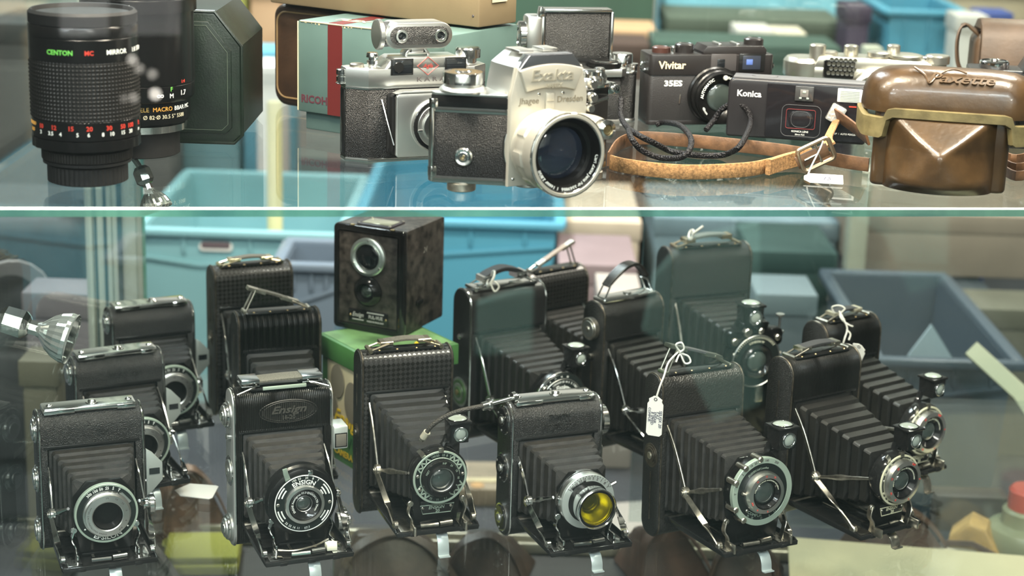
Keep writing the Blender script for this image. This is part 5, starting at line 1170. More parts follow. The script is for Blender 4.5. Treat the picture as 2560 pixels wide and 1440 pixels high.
mb = MB(); mb.band([(-.045, .020, zt_ * .82), (-.060, .012, zt_ * .92), (-.066, .008, zt_ * .80), (-.064, .008, zt_ * .55), (-.056, .010, zt_ * .40), (-.050, .012, zt_ * .36)], .012, .0020, (.3, 1, 0), DB, 5); mb.band([(-.010, -.006, zt_ * .45), (.012, -.008, zt_ * .72), (.045, -.006, zt_ * .84), (.075, -.004, zt_ * .80)], .008, .0020, (0, -.3, 1), DB, 5); mb.build('strap', R_)
# black camera with a big dial
Y_ = 1.450; P0 = aty(2497, 165, Y_); zt_ = aty(2497, 178, Y_).z - UP
R_ = thing('reflex_camera', 'black reflex camera with knurled silver dial, mostly hidden by the shiny brown case', 'camera', (P0.x + .030, Y_, UP + .0002), math.radians(-8))
mb = MB(); mb.prism(rrect(-.052, 0, .070, .036, .006, 5), .002, zt_ * .80, 'z', BLK2, .001); mb.prism(rrect(-.052, 0, .070, .036, .006, 5), zt_ * .79, zt_, 'z', BP, .0012); mb.build('body', R_)
mb = MB(); mb.lathe([(.0110, zt_ - .001), (.0120, zt_ + .0006), (.0120, zt_ + .0050), (.0108, zt_ + .0060), (.0104, zt_ + .0052), (.003, zt_ + .0056), (.0025, zt_ + .0072)], CHROME, 60, TR(-.031, .016, 0), knurl(60)); mb.build('dial', R_)
mb = MB(); mb.prism([(-.010, zt_ - .001), (.042, zt_ - .001), (.034, zt_ + .022), (.002, zt_ + .022)], -.004, .036, 'y', BP, .002); mb.build('prism_housing', R_)
LT = TR(.016, 0, zt_ * .5) @ FR
mb = MB(); mb.lathe([(.029, -.002), (.029, .010), (.027, .012), (.027, .024), (.022, .022)], BLACK, 80, LT, lambda i, j: 1 + (.012 * (i % 2) if j in (2, 3) else 0)); lb = mb.build('lens_barrel', R_)
mb = MB(); mb.dome(.0225, .018, .004, LENSG, 32, LT); mb.build('lens_glass', lb)
# ------------------------------------------------------------------ box camera on its green carton
A_ = math.radians(-54)
P = onz(928, 1178, LO); GH = .1150
ex = V((math.cos(A_), math.sin(A_), 0)); ey = V((-math.sin(A_), math.cos(A_), 0))
# near corner is the right front corner of face A
W_, D_ = .090, .092
P = P - ex * W_ + V((0, -.020, .0))
R_ = thing('carton', 'green and cream printed carton under the black box camera', 'box', P + V((0, 0, .0003)), A_)
mb = MB(); mb.box((W_ / 2, D_ / 2, GH * .44), (W_ - .002, D_ - .002, GH * .88), GREENCARD, .0012); mb.box((W_ / 2, -.0002 + .001, GH * .44), (W_ * .72, .0008, GH * .80), CREAMCARD)
F_ = TR(W_ / 2, -.0004, GH * .5) @ FR
mb.box((W_ / 2, .0002, GH * .16), (W_ * .98, .0010, GH * .32), GREENCARD)
mb.text('Ensign', .0190, YELLOWINK, F_ @ TR(.006, -.014, .0004), bold=.02, shear=.2); mb.text('FUL-VUE', .0150, mat('dark_green_ink', (.02, .10, .03), .6), F_ @ TR(.004, -.034, .0008), bold=.03)
mb.text('CAMERA', .0085, YELLOWINK, F_ @ TR(.0, -.048, .0008), bold=.02)
SK = mat('grey_print', (.16, .14, .10), .7)
for x, y, rx, rz in ((-.012, .020, .012, .016), (.014, .006, .013, .020), (-.018, -.004, .006, .010)): mb.lathe([(1e-6, .0004), (1, .0004), (1, -.0003)], SK, 24, F_ @ TR(x, y, .0003) @ Mx.Diagonal((rx, rz, 1, 1)))
mb.text('Ensign', .020, YELLOWINK, TR(W_ + .0002, D_ / 2, GH * .55) @ RZ(PI / 2) @ FR, bold=.02, shear=.2)
mb.build('base', R_)
mb = MB(); LG = mat('light_green_card', (.16, .30, .12), .5, 0, None, var=.3, vscale=40)
mb.box((W_ / 2, D_ / 2, GH - .010), (W_ + .004, D_ + .004, .020), GREENCARD, .0012); mb.box((W_ / 2, D_ / 2, GH + .0001), (W_ * .96, D_ * .96, .0006), LG)
mb.lathe([(1e-6, .0006), (.010, .0006), (.010, 0)], YELLOWINK, 24, TR(W_ * .86, D_ * .72, GH)); mb.lathe([(1e-6, .0008), (.006, .0008), (.006, 0)], LG, 24, TR(W_ * .86, D_ * .72, GH)); mb.build('lid', R_)
# box camera
th = math.radians(-25); zt_ = LO + GH + .0012
Q = onz(1008, 846, zt_); W_, D_, H_ = .0755, .0800, .1010
ex = V((math.cos(th), math.sin(th), 0))
R_ = thing('box_camera', 'black box camera with large round finder ring, standing on the green carton', 'camera', Q - ex * (W_ / 2), th)
BX = mat('box_camera_cloth', (.022, .017, .015), .5, 0, ('noise', 900, .4, .0006), var=.6, vscale=120, speck=(.05, .042, .036))
mb = MB(); mb.box((0, D_ / 2 + .004, H_ / 2), (W_ - .001, D_ - .006, H_ - .001), BX, .0025, 2); mb.build('body', R_)
mb = MB(); mb.prism(rrect(-W_ / 2, 0, W_ / 2, H_, .0045, 4), 0, .0065, 'y', GLOSSBLACK, .0018)
mb.tube([(x, -.0002, z) for x, z in rrect(-W_ / 2 + .0055, .0055, W_ / 2 - .0055, H_ - .0055, .002, 3)], .0012, GLOSSBLACK, 6, closed=True); mb.box((0, -.0002, H_ / 2), (W_ - .014, .0012, H_ - .014), BX, .0004)
for x, z in ((-.018, H_ - .0048), (.0240, H_ - .0052)): mb.box((x, .002, H_ + .0000), (.0040, .0030, .0010), BRASS, .0003)
mb.build('front_plate', R_)
F_ = TR(.0005, -.0012, .0730) @ FR
mb = MB(); mb.lathe([(.0182, -.0015), (.0182, .0018), (.0170, .0028), (.0150, .0030), (.0138, .0020), (.0132, .0030), (.0124, .0026), (.0120, .0005)], mat('bright_ring', (.80, .86, .82), .3, .9), 64, F_)
for a in (85, 205, 325): mb.disc(.0012, .0026, .0034, STEEL, 12, F_ @ TR(.0160 * math.cos(math.radians(a)), .0160 * math.sin(math.radians(a)), 0))
fr = mb.build('finder_ring', R_)
mb = MB(); mb.dome(.0125, .0004, .0026, WINDOWG, 40, F_); mb.build('finder_glass', fr)
F_ = TR(.0005, -.0012, .0400) @ FR
mb = MB(); mb.lathe([(.0145, -.001), (.0145, .0015), (.0130, .0035), (.0105, .0065), (.0090, .0070), (.0080, .0050), (.0060, .0015)], GLOSSBLACK, 48, F_); lb = mb.build('lens_mount', R_)
mb = MB(); mb.dome(.0066, .0012, .0035, LENSG, 32, F_); mb.build('lens_glass', lb)
mb = MB(); F_ = TR(.0010, -.0010, .0150) @ FR
mb.box((0, 0, 0), (.0420, .0125, .0016), GLOSSBLACK, .0006, T=F_); GR = mat('plate_grey', (.45, .44, .42), .5)
mb.text('Ensign', .0058, GR, F_ @ TR(-.0108, .0012, .0010), shear=.35, bold=.01, sx=.82); mb.text('FUL-VUE', .0046, GR, F_ @ TR(.0082, .0006, .0010), bold=.02, sx=.86); mb.box((.0080, .0046, .0009), (.0180, .0012, .0004), GR, T=F_); mb.box((-.0105, -.0034, .0009), (.0120, .0008, .0004), GR, T=F_); mb.text('MADE IN ENGLAND', .0020, GR, F_ @ TR(.0080, -.0038, .0010), bold=.03)
for x in (-.0190, .0190): mb.disc(.0011, .0004, .0014, BRASS, 12, F_ @ TR(x, 0, 0))
mb.build('name_plate', R_)
mb = MB(); mb.prism(rrect(-.0170, .006, .0200, .034, .002, 3), H_ - .001, H_ + .0010, 'z', mat('purple_black', (.03, .022, .03), .3), .0005); vf = mb.build('finder_frame', R_)
mb = MB(); mb.box((.0015, .020, H_ + .0008), (.030, .020, .0014), mat('top_finder_glass', (.55, .55, .42), .06, .6), .0006)
for a, b_ in ((-1, -1), (1, -1), (-1, 1), (1, 1)): mb.disc(.0014, 0, .0012, NICKEL, 10, TR(.0015 + a * .0165, .020 + b_ * .012, H_ + .0006))
mb.build('finder_glass', vf)
mb = MB(); mb.box((W_ / 2 + .0008, .030, .028), (.0020, .012, .0040), GLOSSBLACK, .0006); mb.text('24', .0075, mat('chalk', (.30, .28, .25), .9), TR(W_ / 2 + .0001, .040, .076) @ RZ(PI / 2) @ FR, shear=.3); mb.build('shutter_lever', R_)
# cable release
def L3(px, py, Y): return aty(px, py, Y)
mb = MB(); pth = [L3(1062, 1088, 1.337), L3(1078, 1066, 1.334), L3(1105, 1046, 1.333), L3(1140, 1030, 1.334), L3(1180, 1020, 1.337), L3(1214, 1014, 1.340)]
mb.tube(pth, .0019, mat('woven_cable', (.05, .045, .038), .6, 0, ('voro', 900, .8, .0008)), 10, 8)
a, b_ = pth[0], pth[1]; d = (a - b_).normalized()
R_ = mb.build('cable_release', None, 60); tag(R_, 'woven cable release arching from the zigzag dial camera to its chrome plunger', 'cable release')
q = MB(); q.tube([a - d * .004, a + d * .003], .0030, mat('cream_metal', (.68, .64, .50), .35, .5), 12); q.tube([a + d * .002, a + d * .006], .0020, NICKEL, 10); q.build('tip', R_)
a = pth[-1]; e = L3(1292, 992, 1.352); d = (e - a).normalized()
q = MB(); q.tube([a - d * .003, a + d * .003], .0036, CHROME, 14); q.tube([a + d * .0025, a + d * .0045], .0052, CHROME, 18); q.tube([a + d * .004, e - d * .003], .0017, CHROME, 12); q.tube([e - d * .004, e - d * .001], .0048, CHROME, 18); q.tube([e - d * .001, e + d * .001], .0030, CHROME, 14); q.build('plunger', R_)
# tags and strings
def tagcard(name, label, C, ax, ay, w, h, lines, stringpts, size=.005):
    """scalloped card, ax along its width, ay along its length"""
    ax = V(ax).normalized(); ay = V(ay); ay = (ay - ax * ay.dot(ax)).normalized(); az = ax.cross(ay)
    T = Mx(((ax.x, ay.x, az.x, C.x), (ax.y, ay.y, az.y, C.y), (ax.z, ay.z, az.z, C.z), (0, 0, 0, 1)))
    R = thing(name, label, 'tag', C)
    mb = MB(); o = [(-w / 2, -h / 2 + .002), (-w / 2 + .002, -h / 2), (w / 2 - .002, -h / 2), (w / 2, -h / 2 + .002), (w / 2, h * .30), (w * .40, h * .36), (w * .42, h * .42), (w * .22, h * .47), (w * .12, h * .5), (-w * .12, h * .5), (-w * .22, h * .47), (-w * .42, h * .42), (-w * .40, h * .36), (-w / 2, h * .30)]
    mb.prism(o, -.0003, .0003, 'z', PAPER, T=T); mb.ring(.0008, .0016, .0001, .0006, DARKINK, 16, T @ TR(0, h * .42, 0))
    for s_, x, y, sz in lines: mb.text(s_, sz, INK, T @ TR(x, y, .0005) @ RZ(-PI / 2), shear=.1)
    wpart(mb, 'card', R)
    for k, p in enumerate(stringpts):
        mb = MB(); mb.tube(p, .0008, STRING, 7, 5); wpart(mb, 'string' if k == 0 else 'knot', R)
    return R
Yt = 1.372
K = [L3(1700, 876, 1.388), L3(1672, 905, 1.380), L3(1660, 940, 1.374), L3(1650, 965, Yt), L3(1642, 990, Yt)]
kn = [L3(1700, 880, 1.386), L3(1690, 862, 1.384), L3(1704, 857, 1.384), L3(1710, 872, 1.385), L3(1700, 882, 1.386), L3(1720, 890, 1.388), L3(1726, 905, 1.388), L3(1712, 908, 1.386), L3(1700, 886, 1.386), L3(1690, 905, 1.384)]
tagcard('price_tag', 'cream tag with handwriting, hanging by twisted string from a camera handle', L3(1637, 1040, Yt), V((.93, -.36, 0)), V((.02, 0, 1)), .0135, .0345, [('SELFIX 20', .0048, -.002, .0036), ('F 4.5', .0024, .001, .0032), ('ENSAR', .0002, -.001, .0032), ('8 SPEED', -.0022, -.002, .0032), ('COMPUR', -.0047, .001, .0030)], [K, kn])
Y2 = 1.563
K2 = [L3(2098, 778, 1.583), L3(2110, 800, 1.572), L3(2118, 822, 1.568), L3(2112, 845, Y2), L3(2108, 858, Y2)]
kn2 = [L3(2085, 782, 1.585), L3(2080, 768, 1.585), L3(2098, 764, 1.584), L3(2112, 772, 1.582), L3(2100, 785, 1.580), L3(2106, 800, 1.574), L3(2122, 812, 1.570), L3(2132, 816, 1.570)]
kn3 = [L3(2116, 824, 1.568), L3(2126, 835, 1.567), L3(2122, 850, 1.565)]
tagcard('price_tag', 'blank white tag tied with string, tucked behind the ribbed camera near the bin', L3(2136, 893, 1.553), V((.80, -.45, -.35)), V((-.35, 0, 1)), .0150, .0300, [], [K2, kn2, kn3])
mb = MB(); c = L3(1227, 702, 1.610)
mb.tube([c + V((.0035 * math.cos(a * .42), .0085 * math.sin(a * .42), .0055 * math.sin(a * .42 + 1.2) + .0001 * a)) for a in range(34)], .0009, STRING, 7)
mb.tube([c + V((0, -.011, 0)), c + V((.004, -.0125, -.007)), c + V((.008, -.012, -.002)), c + V((.003, -.011, .003))], .0009, STRING, 7, 4)
tag(mb.build('string', None, 60), 'white string wound round the strap of the green disc camera', 'string')
mb = MB(); c = L3(1728, 590, 1.690)
mb.tube([c + V((.0025 * math.cos(a * .42), .0075 * math.sin(a * .42), .0035 * math.sin(a * .42 + 1) + .0001 * a)) for a in range(30)], .0009, STRING, 7)
mb.tube([c + V((0, -.009, .004)), c + V((.004, -.011, .008)), c + V((.010, -.011, .013))], .0012, STRING, 7, 4)
tag(mb.build('string', None, 60), 'short white string knotted on the strap of the tallest camera', 'string')
P = onz(490, 1226, LO + .002)
R_ = thing('price_tag', 'blank white card tag lying on the lower glass behind the brushed silver camera', 'tag', P, math.radians(-12), None, math.radians(8))
mb = MB(); mb.prism([(-.0185, -.004), (-.010, -.0120), (.0165, -.0120), (.0190, -.009), (.0170, .0110), (.014, .0120), (-.010, .0100)], -.0005, .0003, 'z', PAPER, .0002); mb.build('card', R_)

# ------------------------------------------------------------------ halogen spotlights
def spotlight(label, base, axis, elbow, arm, s=1.):
    """reflector lamp on a short arm; axis points where it shines"""
    R = thing('halogen_spotlight', label, 'lamp', base)
    z = V(axis).normalized(); x = z.orthogonal().normalized(); y = z.cross(x)
    T = Mx(((x.x, y.x, z.x, 0), (x.y, y.y, z.y, 0), (x.z, y.z, z.z, 0), (0, 0, 0, 1)))
    mb = MB(); prof = [(.0062, .0), (.0075, .004), (.0105, .0075), (.0150, .012), (.0190, .0185), (.0215, .0265), (.0222, .0300), (.0228, .0312), (.0222, .0320), (.0208, .0300), (.0178, .0195), (.0125, .0120), (.0060, .0085)]
    prof = [(r * s, h * s) for r, h in prof]
    mb.lathe(prof, mat('faceted_reflector', (.88, .92, .89), .12, .85), 44, T, lambda i, j: 1 + (.045 * (i % 2) if 1 < j < 6 else 0)); o = mb.build('reflector', R, 8)
    mb = MB(); mb.lathe([(1e-6, .0311 * s), (.0222 * s, .0311 * s), (.0222 * s, .0300 * s), (1e-6, .0300 * s)], LAMPG, 40, T); mb.build('cover_glass', o)
    mb = MB(); mb.lathe([(.0045 * s, -.034 * s), (.0085 * s, -.033 * s), (.0128 * s, -.028 * s), (.0132 * s, -.012 * s), (.0095 * s, -.0075 * s), (.0068 * s, -.006 * s), (.0068 * s, .0035 * s)], CHROME, 8, T); mb.build('lamp_holder', R, 20)
    mb = MB(); mb.tube([z * -.033 * s] + [V(p) for p in arm], .0042 * s, CHROME, 12, 4); mb.build('arm', R)
    return R
B_ = aty(92, 822, 1.352)
spotlight('halogen spotlight on an arm at the left, above the small folding cameras', B_, (.93, -.02, -.26), None, [(-.036, .001, .008), (-.062, .004, .012), (-.0735, .006, .012)], .92)
B_ = V((aty(372, 487, 1.33).x, 1.33, UP - .0285))
spotlight('halogen spotlight fixed under the upper shelf, near the telephoto lens', B_, (.38, -.25, -.80), None, [(-.0120, .006, .0218), (-.0135, .0065, .0219)], .55)

# ------------------------------------------------------------------ behind and below the showcase
def D(px, py, Y): return aty(px, py, Y)
def tub(label, x0, x1, yr, Y, depth, zb, col, name='storage_tub', slot=True, taper=.9, group=None):
    """open plastic tub, rim front edge at pixel row yr"""
    a = D(x0, yr, Y); b_ = D(x1, yr, Y); zt = (a.z + b_.z) / 2; W = b_.x - a.x
    R = thing(name, label, 'tub', ((a.x + b_.x) / 2, Y, zb), 0, group); H = zt - zb
    m = mat('tub_' + '%02x%02x%02x' % tuple(int(c * 255) for c in col), col, .38, 0)
    mb = MB(); w = .004
    for sx in (-1, 1):
        mb.prism([(sx * W / 2 * taper, 0), (sx * W / 2, H), (sx * (W / 2 - w), H), (sx * (W / 2 * taper - w), 0)], .004, depth - .004, 'y', m)
    mb.prism([(-W / 2 * taper, 0), (W / 2 * taper, 0), (W / 2, H), (-W / 2, H)], 0, w, 'y', m); mb.prism([(-W / 2 * taper, 0), (W / 2 * taper, 0), (W / 2, H), (-W / 2, H)], depth - w, depth, 'y', m)
    mb.box((0, depth / 2, w / 2), (W * taper - .004, depth - .004, w), m)
    for q in (-.28, .06, .34): mb.box((W * q, -.002, H * .93), (.006, .006, H * .12), m, .002)
    mb.prism([(-W / 2 * .98, H * .84), (-W * .2, H * .80), (W * .1, H * .83), (W / 2 * .98, H * .87), (W / 2 * .98, H * .89), (W * .1, H * .85), (-W * .2, H * .82), (-W / 2 * .98, H * .86)], -.006, .002, 'y', m, .001)
    mb.build('body', R)
    mb = MB(); g = .012
    for c_, d_ in (((0, -g / 2, H), (W + 2 * g, g + .006, .012)), ((0, depth + g / 2, H), (W + 2 * g, g + .006, .012)), ((-W / 2 - g / 2, depth / 2, H), (g + .006, depth, .012)), ((W / 2 + g / 2, depth / 2, H), (g + .006, depth, .012))): mb.box(c_, d_, m, .004)
    mb.build('rim', R)
    if slot:
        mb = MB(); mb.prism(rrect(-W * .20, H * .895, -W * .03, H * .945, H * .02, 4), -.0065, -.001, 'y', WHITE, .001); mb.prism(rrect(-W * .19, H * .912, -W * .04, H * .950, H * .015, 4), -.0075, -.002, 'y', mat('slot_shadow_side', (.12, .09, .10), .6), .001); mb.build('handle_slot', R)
    return R
ZB = .50
TEALP = (.23, .46, .50); BLUEP = (.09, .33, .46)
tub('pale blue plastic storage tub behind the showcase, left', 352, 842, 582, 2.50, .40, ZB, TEALP)
tub('deeper blue plastic tub right of the black box camera, behind the glass', 905, 1392, 556, 2.56, .55, ZB, BLUEP, slot=False)
tub('grey-blue plastic bin behind the showcase at the lower right', 2205, 2535, 905, 2.05, .40, ZB, (.065, .085, .11), slot=False, taper=.80)
tub('small grey box crate in front of the pale blue tub', 705, 838, 664, 2.30, .12, ZB, (.15, .20, .26), name='crate', slot=False, taper=.97)
def carton(label, x0, x1, y0, Y, depth, zb, col, name='carton', lidm=None, rz=0., rough=.7):
    a = D(x0, y0, Y); b_ = D(x1, y0, Y); H = (a.z + b_.z) / 2 - zb; W = b_.x - a.x
    R = thing(name, label, 'box', ((a.x + b_.x) / 2, Y, zb), rz)
    m = mat('card_' + '%02x%02x%02x' % tuple(int(c * 255) for c in col), col, rough, 0, None, var=.12, vscale=9)
    mb = MB(); mb.box((0, depth / 2, H * .5), (W, depth, H), m, min(.004, H * .2)); mb.build('body', R)
    mb = MB(); lh = min(.03, H * .3); mb.box((0, depth / 2, H - lh / 2 + .0015), (W + .006, depth + .006, lh), lidm or m, .002); mb.build('lid', R)
    return R
carton('flat cream boxes stacked beside the deeper blue tub', 1400, 1600, 556, 2.72, .30, ZB, (.52, .44, .34))
carton('dusky mauve box below the cream boxes', 1402, 1588, 664, 2.45, .18, ZB, (.24, .18, .19))
carton('low pale box behind the arched handle camera', 1500, 1600, 735, 2.28, .10, ZB, (.40, .36, .33))
carton('slate blue box behind the tallest folding camera', 1640, 2095, 552, 2.75, .26, ZB, (.20, .27, .31))
carton('dark green box beside the tallest folding camera', 1880, 2090, 632, 2.50, .18, ZB, (.03, .065, .06))
carton('slate blue lidded box right of the tallest camera', 1895, 2040, 738, 2.30, .10, ZB, (.11, .135, .155), lidm=mat('pale_lid', (.19, .235, .26), .5))
carton('big brown cardboard carton behind the glass on the right', 2145, 2700, 540, 2.62, .40, .70, (.31, .24, .18))
carton('dark box under the big brown carton', 2190, 2500, 752, 2.50, .22, ZB, (.035, .045, .055))
carton('olive grey box at the right edge under the brown carton', 2400, 2640, 775, 2.38, .10, ZB, (.13, .12, .085))
struct(None) if 0 else None
# bars, posts
def post(label, x0, x1, Y, z0, z1, m, name='post', depth=.04):
    a = D(x0, 720, Y); b_ = D(x1, 720, Y)
    mb = MB(); mb.box((0, 0, (z1 - z0) / 2), (b_.x - a.x, depth, z1 - z0), m, .004); mb.box((0, 0, .004), (b_.x - a.x + .02, depth + .02, .008), m, .002)
    o = mb.build(name, None); o.location = ((a.x + b_.x) / 2, Y, z0); tag(o, label, 'post'); return o
post('cream upright post in front of the brown carton', 2106, 2152, 2.55, ZB, 1.06, mat('cream_post', (.44, .43, .33), .6))
mb = MB(); a, b_ = D(2428, 872, 1.990), D(2900, 1330, 1.90); b_.z = ZB + .01; mb.band([a, D(2550, 982, 1.95), b_], .020, .012, (1, 0, .6), mat('cream_slat', (.72, .66, .46), .6)); mb.box(tuple(b_), (.03, .02, .012), mat('cream_slat', (.72, .66, .46), .6), .003)
tag(mb.build('wooden_slat', None), 'cream slat leaning across the grey-blue bin', 'slat')
mb = MB(); c = D(2335, 860, 2.12); c.z = ZB + .0050; h_ = D(2335, 860, 2.12).z - ZB; mb.prism([(-.045, h_ - .10), (.045, h_ - .10), (.03, h_ - .03), (-.005, h_ + .02), (-.03, h_ - .02)], 0, .004, 'y', mat('pale_bluish_paper', (.40, .47, .52), .7), T=Mx.Translation(c)); mb.prism([(-.035, 0), (.035, 0), (.045, h_ - .10), (-.045, h_ - .10)], 0, .006, 'y', mat('pale_bluish_paper', (.40, .47, .52), .7), T=Mx.Translation(c))
tag(mb.build('folded_paper', None), 'pale folded paper sticking up out of the grey-blue bin', 'paper')
# upper background, standing on the far part of the bench
YF = 3.3
far = [('yellow-green box above the dark green leather case', 405, 615, -60, 3.30, .30, (.36, .38, .08)), ('orange brown wooden box left of the tan carton', 625, 700, -40, 3.26, .16, (.42, .26, .14)),
       ('white carrier bag box between the leather cases', 640, 705, 168, 2.98, .10, (.72, .70, .68)), ('grey teal box seen through the upper shelf, behind the left tub', 440, 596, 300, 3.10, .06, (.12, .24, .27)), ('blue lidded box between the leather cases', 606, 730, 130, 3.12, .10, (.13, .38, .50)),
       ('dark green crate behind the chrome reflex', 1232, 1640, -60, 3.55, .25, (.030, .075, .045)), ('tan wooden tray behind the upright leather back', 1500, 1640, 78, 3.30, .16, (.46, .30, .16)), ('dark brown box behind the narrow black camera', 1490, 1622, 112, 3.1, .14, (.055, .032, .022)),
       ('bright blue long box at the top behind the glass', 1665, 2150, -70, 3.75, .22, (.22, .50, .58)), ('dark grey green shelf box below the bright blue box', 1672, 2110, 52, 3.42, .22, (.10, .12, .085)), ('white small box left of the cream one', 1845, 1928, 76, 3.25, .10, (.72, .66, .58)), ('cream rounded box above the silver rangefinder', 1940, 2012, 84, 3.22, .10, (.74, .64, .48)), ('dark teal box behind the black rangefinder', 1640, 2100, 115, 3.05, .16, (.06, .10, .075)),
       ('plain cream box at the top right', 2392, 2620, -40, 3.45, .30, (.42, .34, .22)), ('navy flat box at the top right', 2456, 2530, 34, 3.2, .08, (.06, .09, .28)), ('pale carton beside the blue tub, top right', 2396, 2470, 42, 3.12, .08, (.62, .58, .52)), ('dark purple crate left of the sky blue tub', 2122, 2178, 20, 3.30, .12, (.065, .045, .07)),
       ('grey green panel box at the top left', 60, 205, -40, 3.2, .20, (.33, .38, .35)), ('black box at the far left behind the mirror lens', -40, 70, 60, 2.55, .18, (.03, .035, .035)), ('dark box behind the mirror lens', 65, 420, 118, 2.96, .12, (.12, .125, .12))]
for lb_, x0, x1, y0, Y, dp, col in far: carton(lb_, x0, x1, y0, Y, dp, ZB, col)
tub('sky blue tub at the upper right behind the glass', 2225, 2405, 32, 3.25, .26, ZB, (.10, .34, .46), slot=False)
mb = MB(); m_ = mat('yellow_white_reflection', (.72, .70, .38), .5); a = D(686, 262, 2.535); mb.lathe([(.0110, 0), (.0115, .004), (.0115, a.z - ZB - .004), (.010, a.z - ZB)], m_, 24, TR(a.x, 2.535, ZB + .005)); mb.disc(.0125, 0, .010, m_, 24, TR(a.x, 2.535, ZB + .005)); tag(mb.build('reflection_tube', None), 'pale yellow upright tube standing in for a reflection in the upper glass shelf', 'tube')  # tube stands in for a reflection in the shelf glass
# bags outside the left pane
def bag(label, x0, x1, y0, Y, depth, col, name='camera_bag'):
    a = D(x0, y0, Y); b_ = D(x1, y0, Y); H = (a.z + b_.z) / 2 - ZB; W = b_.x - a.x
    m = mat('bag_' + '%02x%02x%02x' % tuple(int(c * 255) for c in col), col, .6, 0, ('noise', 400, .3, .001), var=.2, vscale=30)
    R = thing(name, label, 'bag', ((a.x + b_.x) / 2, Y, ZB), .2)
    mb = MB(); mb.prism(rrect(-W / 2, 0, W / 2, H, min(W, H) * .18, 6), 0, depth, 'y', m, .02, 3); mb.build('body', R)
    mb = MB(); mb.prism(rrect(-W * .40, H * .25, W * .40, H * .60, .02, 4), -.03, .004, 'y', m, .008, 2); mb.build('pocket', R)
    mb = MB(); mb.band([(-W * .3, -.034, H * .50), (-W * .36, -.05, H * .70), (-W * .1, -.045, H * .86), (W * .2, -.03, H * .84), (W * .42, -.02, H * .60)], .020, .004, (.3, -.3, 1), mat('grey_webbing', (.22, .21, .22), .6), 5); mb.build('strap', R)
    return R
bag('black camera bag outside the left glass pane', -170, 196, 548, 2.02, .16, (.035, .037, .04))
carton('mauve and white box under the black camera bag', 60, 225, 735, 1.92, .06, ZB, (.17, .15, .17))
carton('tall charcoal box outside the left glass pane, behind the camera bag', -260, 208, 492, 2.34, .08, ZB, (.04, .044, .048))
carton('tan box outside the left pane below the spotlight', 52, 140, 905, 1.84, .05, ZB, (.11, .10, .07))
# below the lower shelf: the base board and what lies on it
BZ = .600
def flat(label, px, py, name, build, z=BZ, rz=0., cat='case'):
    P = onz(px, py, z); R = thing(name, label, cat, P + V((0, 0, .0004)), rz); build(R); return R
def sheet(R):
    mb = MB(); mb.box((0, 0, .0006), (.46, .30, .0012), mat('pale_yellow_paper', (.50, .44, .28), .75, 0, None, var=.06, vscale=8)); mb.build('sheet', R)
P = onz(1992, 1352, BZ + .03)
R_ = thing('paper_sheet', 'pale yellow paper sheet below the glass at the lower right', 'paper', P, math.radians(-7))
mb = MB(); mb.box((.19, -.13, .0020), (.40, .26, .0040), mat('pale_yellow_paper', (.50, .44, .28), .75, 0, None, var=.06, vscale=8), .0006); mb.build('sheet', R_)
mb = MB(); mb.box((.19, -.13, -.016), (.36, .22, .028), mat('kraft_board', (.25, .2, .12), .8), .002); mb.build('backing_board', R_)
def pyramid(R, w=.10, d=.07, h=.05, m=None):
    mb = MB(); vs = [(-w / 2, -d / 2, 0), (w / 2, -d / 2, 0), (w / 2, d / 2, 0), (-w / 2, d / 2, 0), (-w * .30, -d * .1, h), (w * .18, -d * .1, h * .95), (w * .2, d * .3, h * .8), (-w * .3, d * .3, h * .8)]
    b = bmesh.new(); V_ = [b.verts.new(p) for p in vs]
    for f in ((0, 3, 2, 1), (0, 1, 5, 4), (1, 2, 6, 5), (2, 3, 7, 6), (3, 0, 4, 7), (4, 5, 6, 7)): b.faces.new([V_[i] for i in f])
    bmesh.ops.bevel(b, geom=b.edges[:], offset=.004, segments=3, affect='EDGES', profile=.5); mb.bm(b, m or DARKBROWNL); mb.build('body', R)
    mb = MB(); mb.band([(-w * .45, -d * .52, h * .2), (-w * .32, -d * .3, h * .8), (0, -d * .12, h * 1.04), (w * .3, -d * .2, h * .7), (w * .5, -d * .4, h * .1)], .010, .002, (0, 1, .6), m or DARKBROWNL, 4); mb.build('strap', R)
flat('brown leather case with pointed flap below the glass, right of the stretched bellows', 2235, 1385, 'leather_case', lambda R: pyramid(R, .115, .06, .055, mat('umber_leather', (.08, .045, .03), .45, 0, ('noise', 300, .2, .001), var=.3, vscale=40)), rz=.1)
def lensbox(R):
    mb = MB(); mb.prism([(-.028, 0), (.024, 0), (.030, .012), (.012, .040), (-.006, .046), (-.026, .026)], -.02, .02, 'y', mat('ochre_leather', (.42, .26, .08), .6, 0, None, var=.3, vscale=40), .004, 3); mb.build('body', R)
    mb = MB(); mb.band([(-.028, -.0215, .02), (0, -.0225, .024), (.026, -.0215, .014)], .006, .002, (0, 0, 1), mat('umber_leather', (.08, .045, .03), .45)); mb.build('strap', R)
flat('ochre yellow leather case standing near the red-capped jar', 2432, 1392, 'leather_case', lensbox, rz=-.35)
def jar(R):
    G = mat('olive_jar', (.19, .20, .12), .3); Rc = mat('red_cap', (.40, .05, .03), .3)
    mb = MB(); mb.lathe([(.042, 0), (.044, .003), (.044, .030), (.040, .036), (.028, .040), (.027, .042), (.027, .055), (.024, .058), (1e-6, .058)], G, 56); mb.build('body', R)
    mb = MB(); mb.lathe([(.021, .0575), (.022, .058), (.022, .078), (.019, .0815), (1e-6, .0825)], Rc, 48, None, lambda i, j: 1 + (.012 * (i % 2) if j in (1, 2) else 0)); mb.build('cap', R)
flat('dark green jar with a round red cap at the lower right edge', 2556, 1392, 'jar', jar, cat='jar')
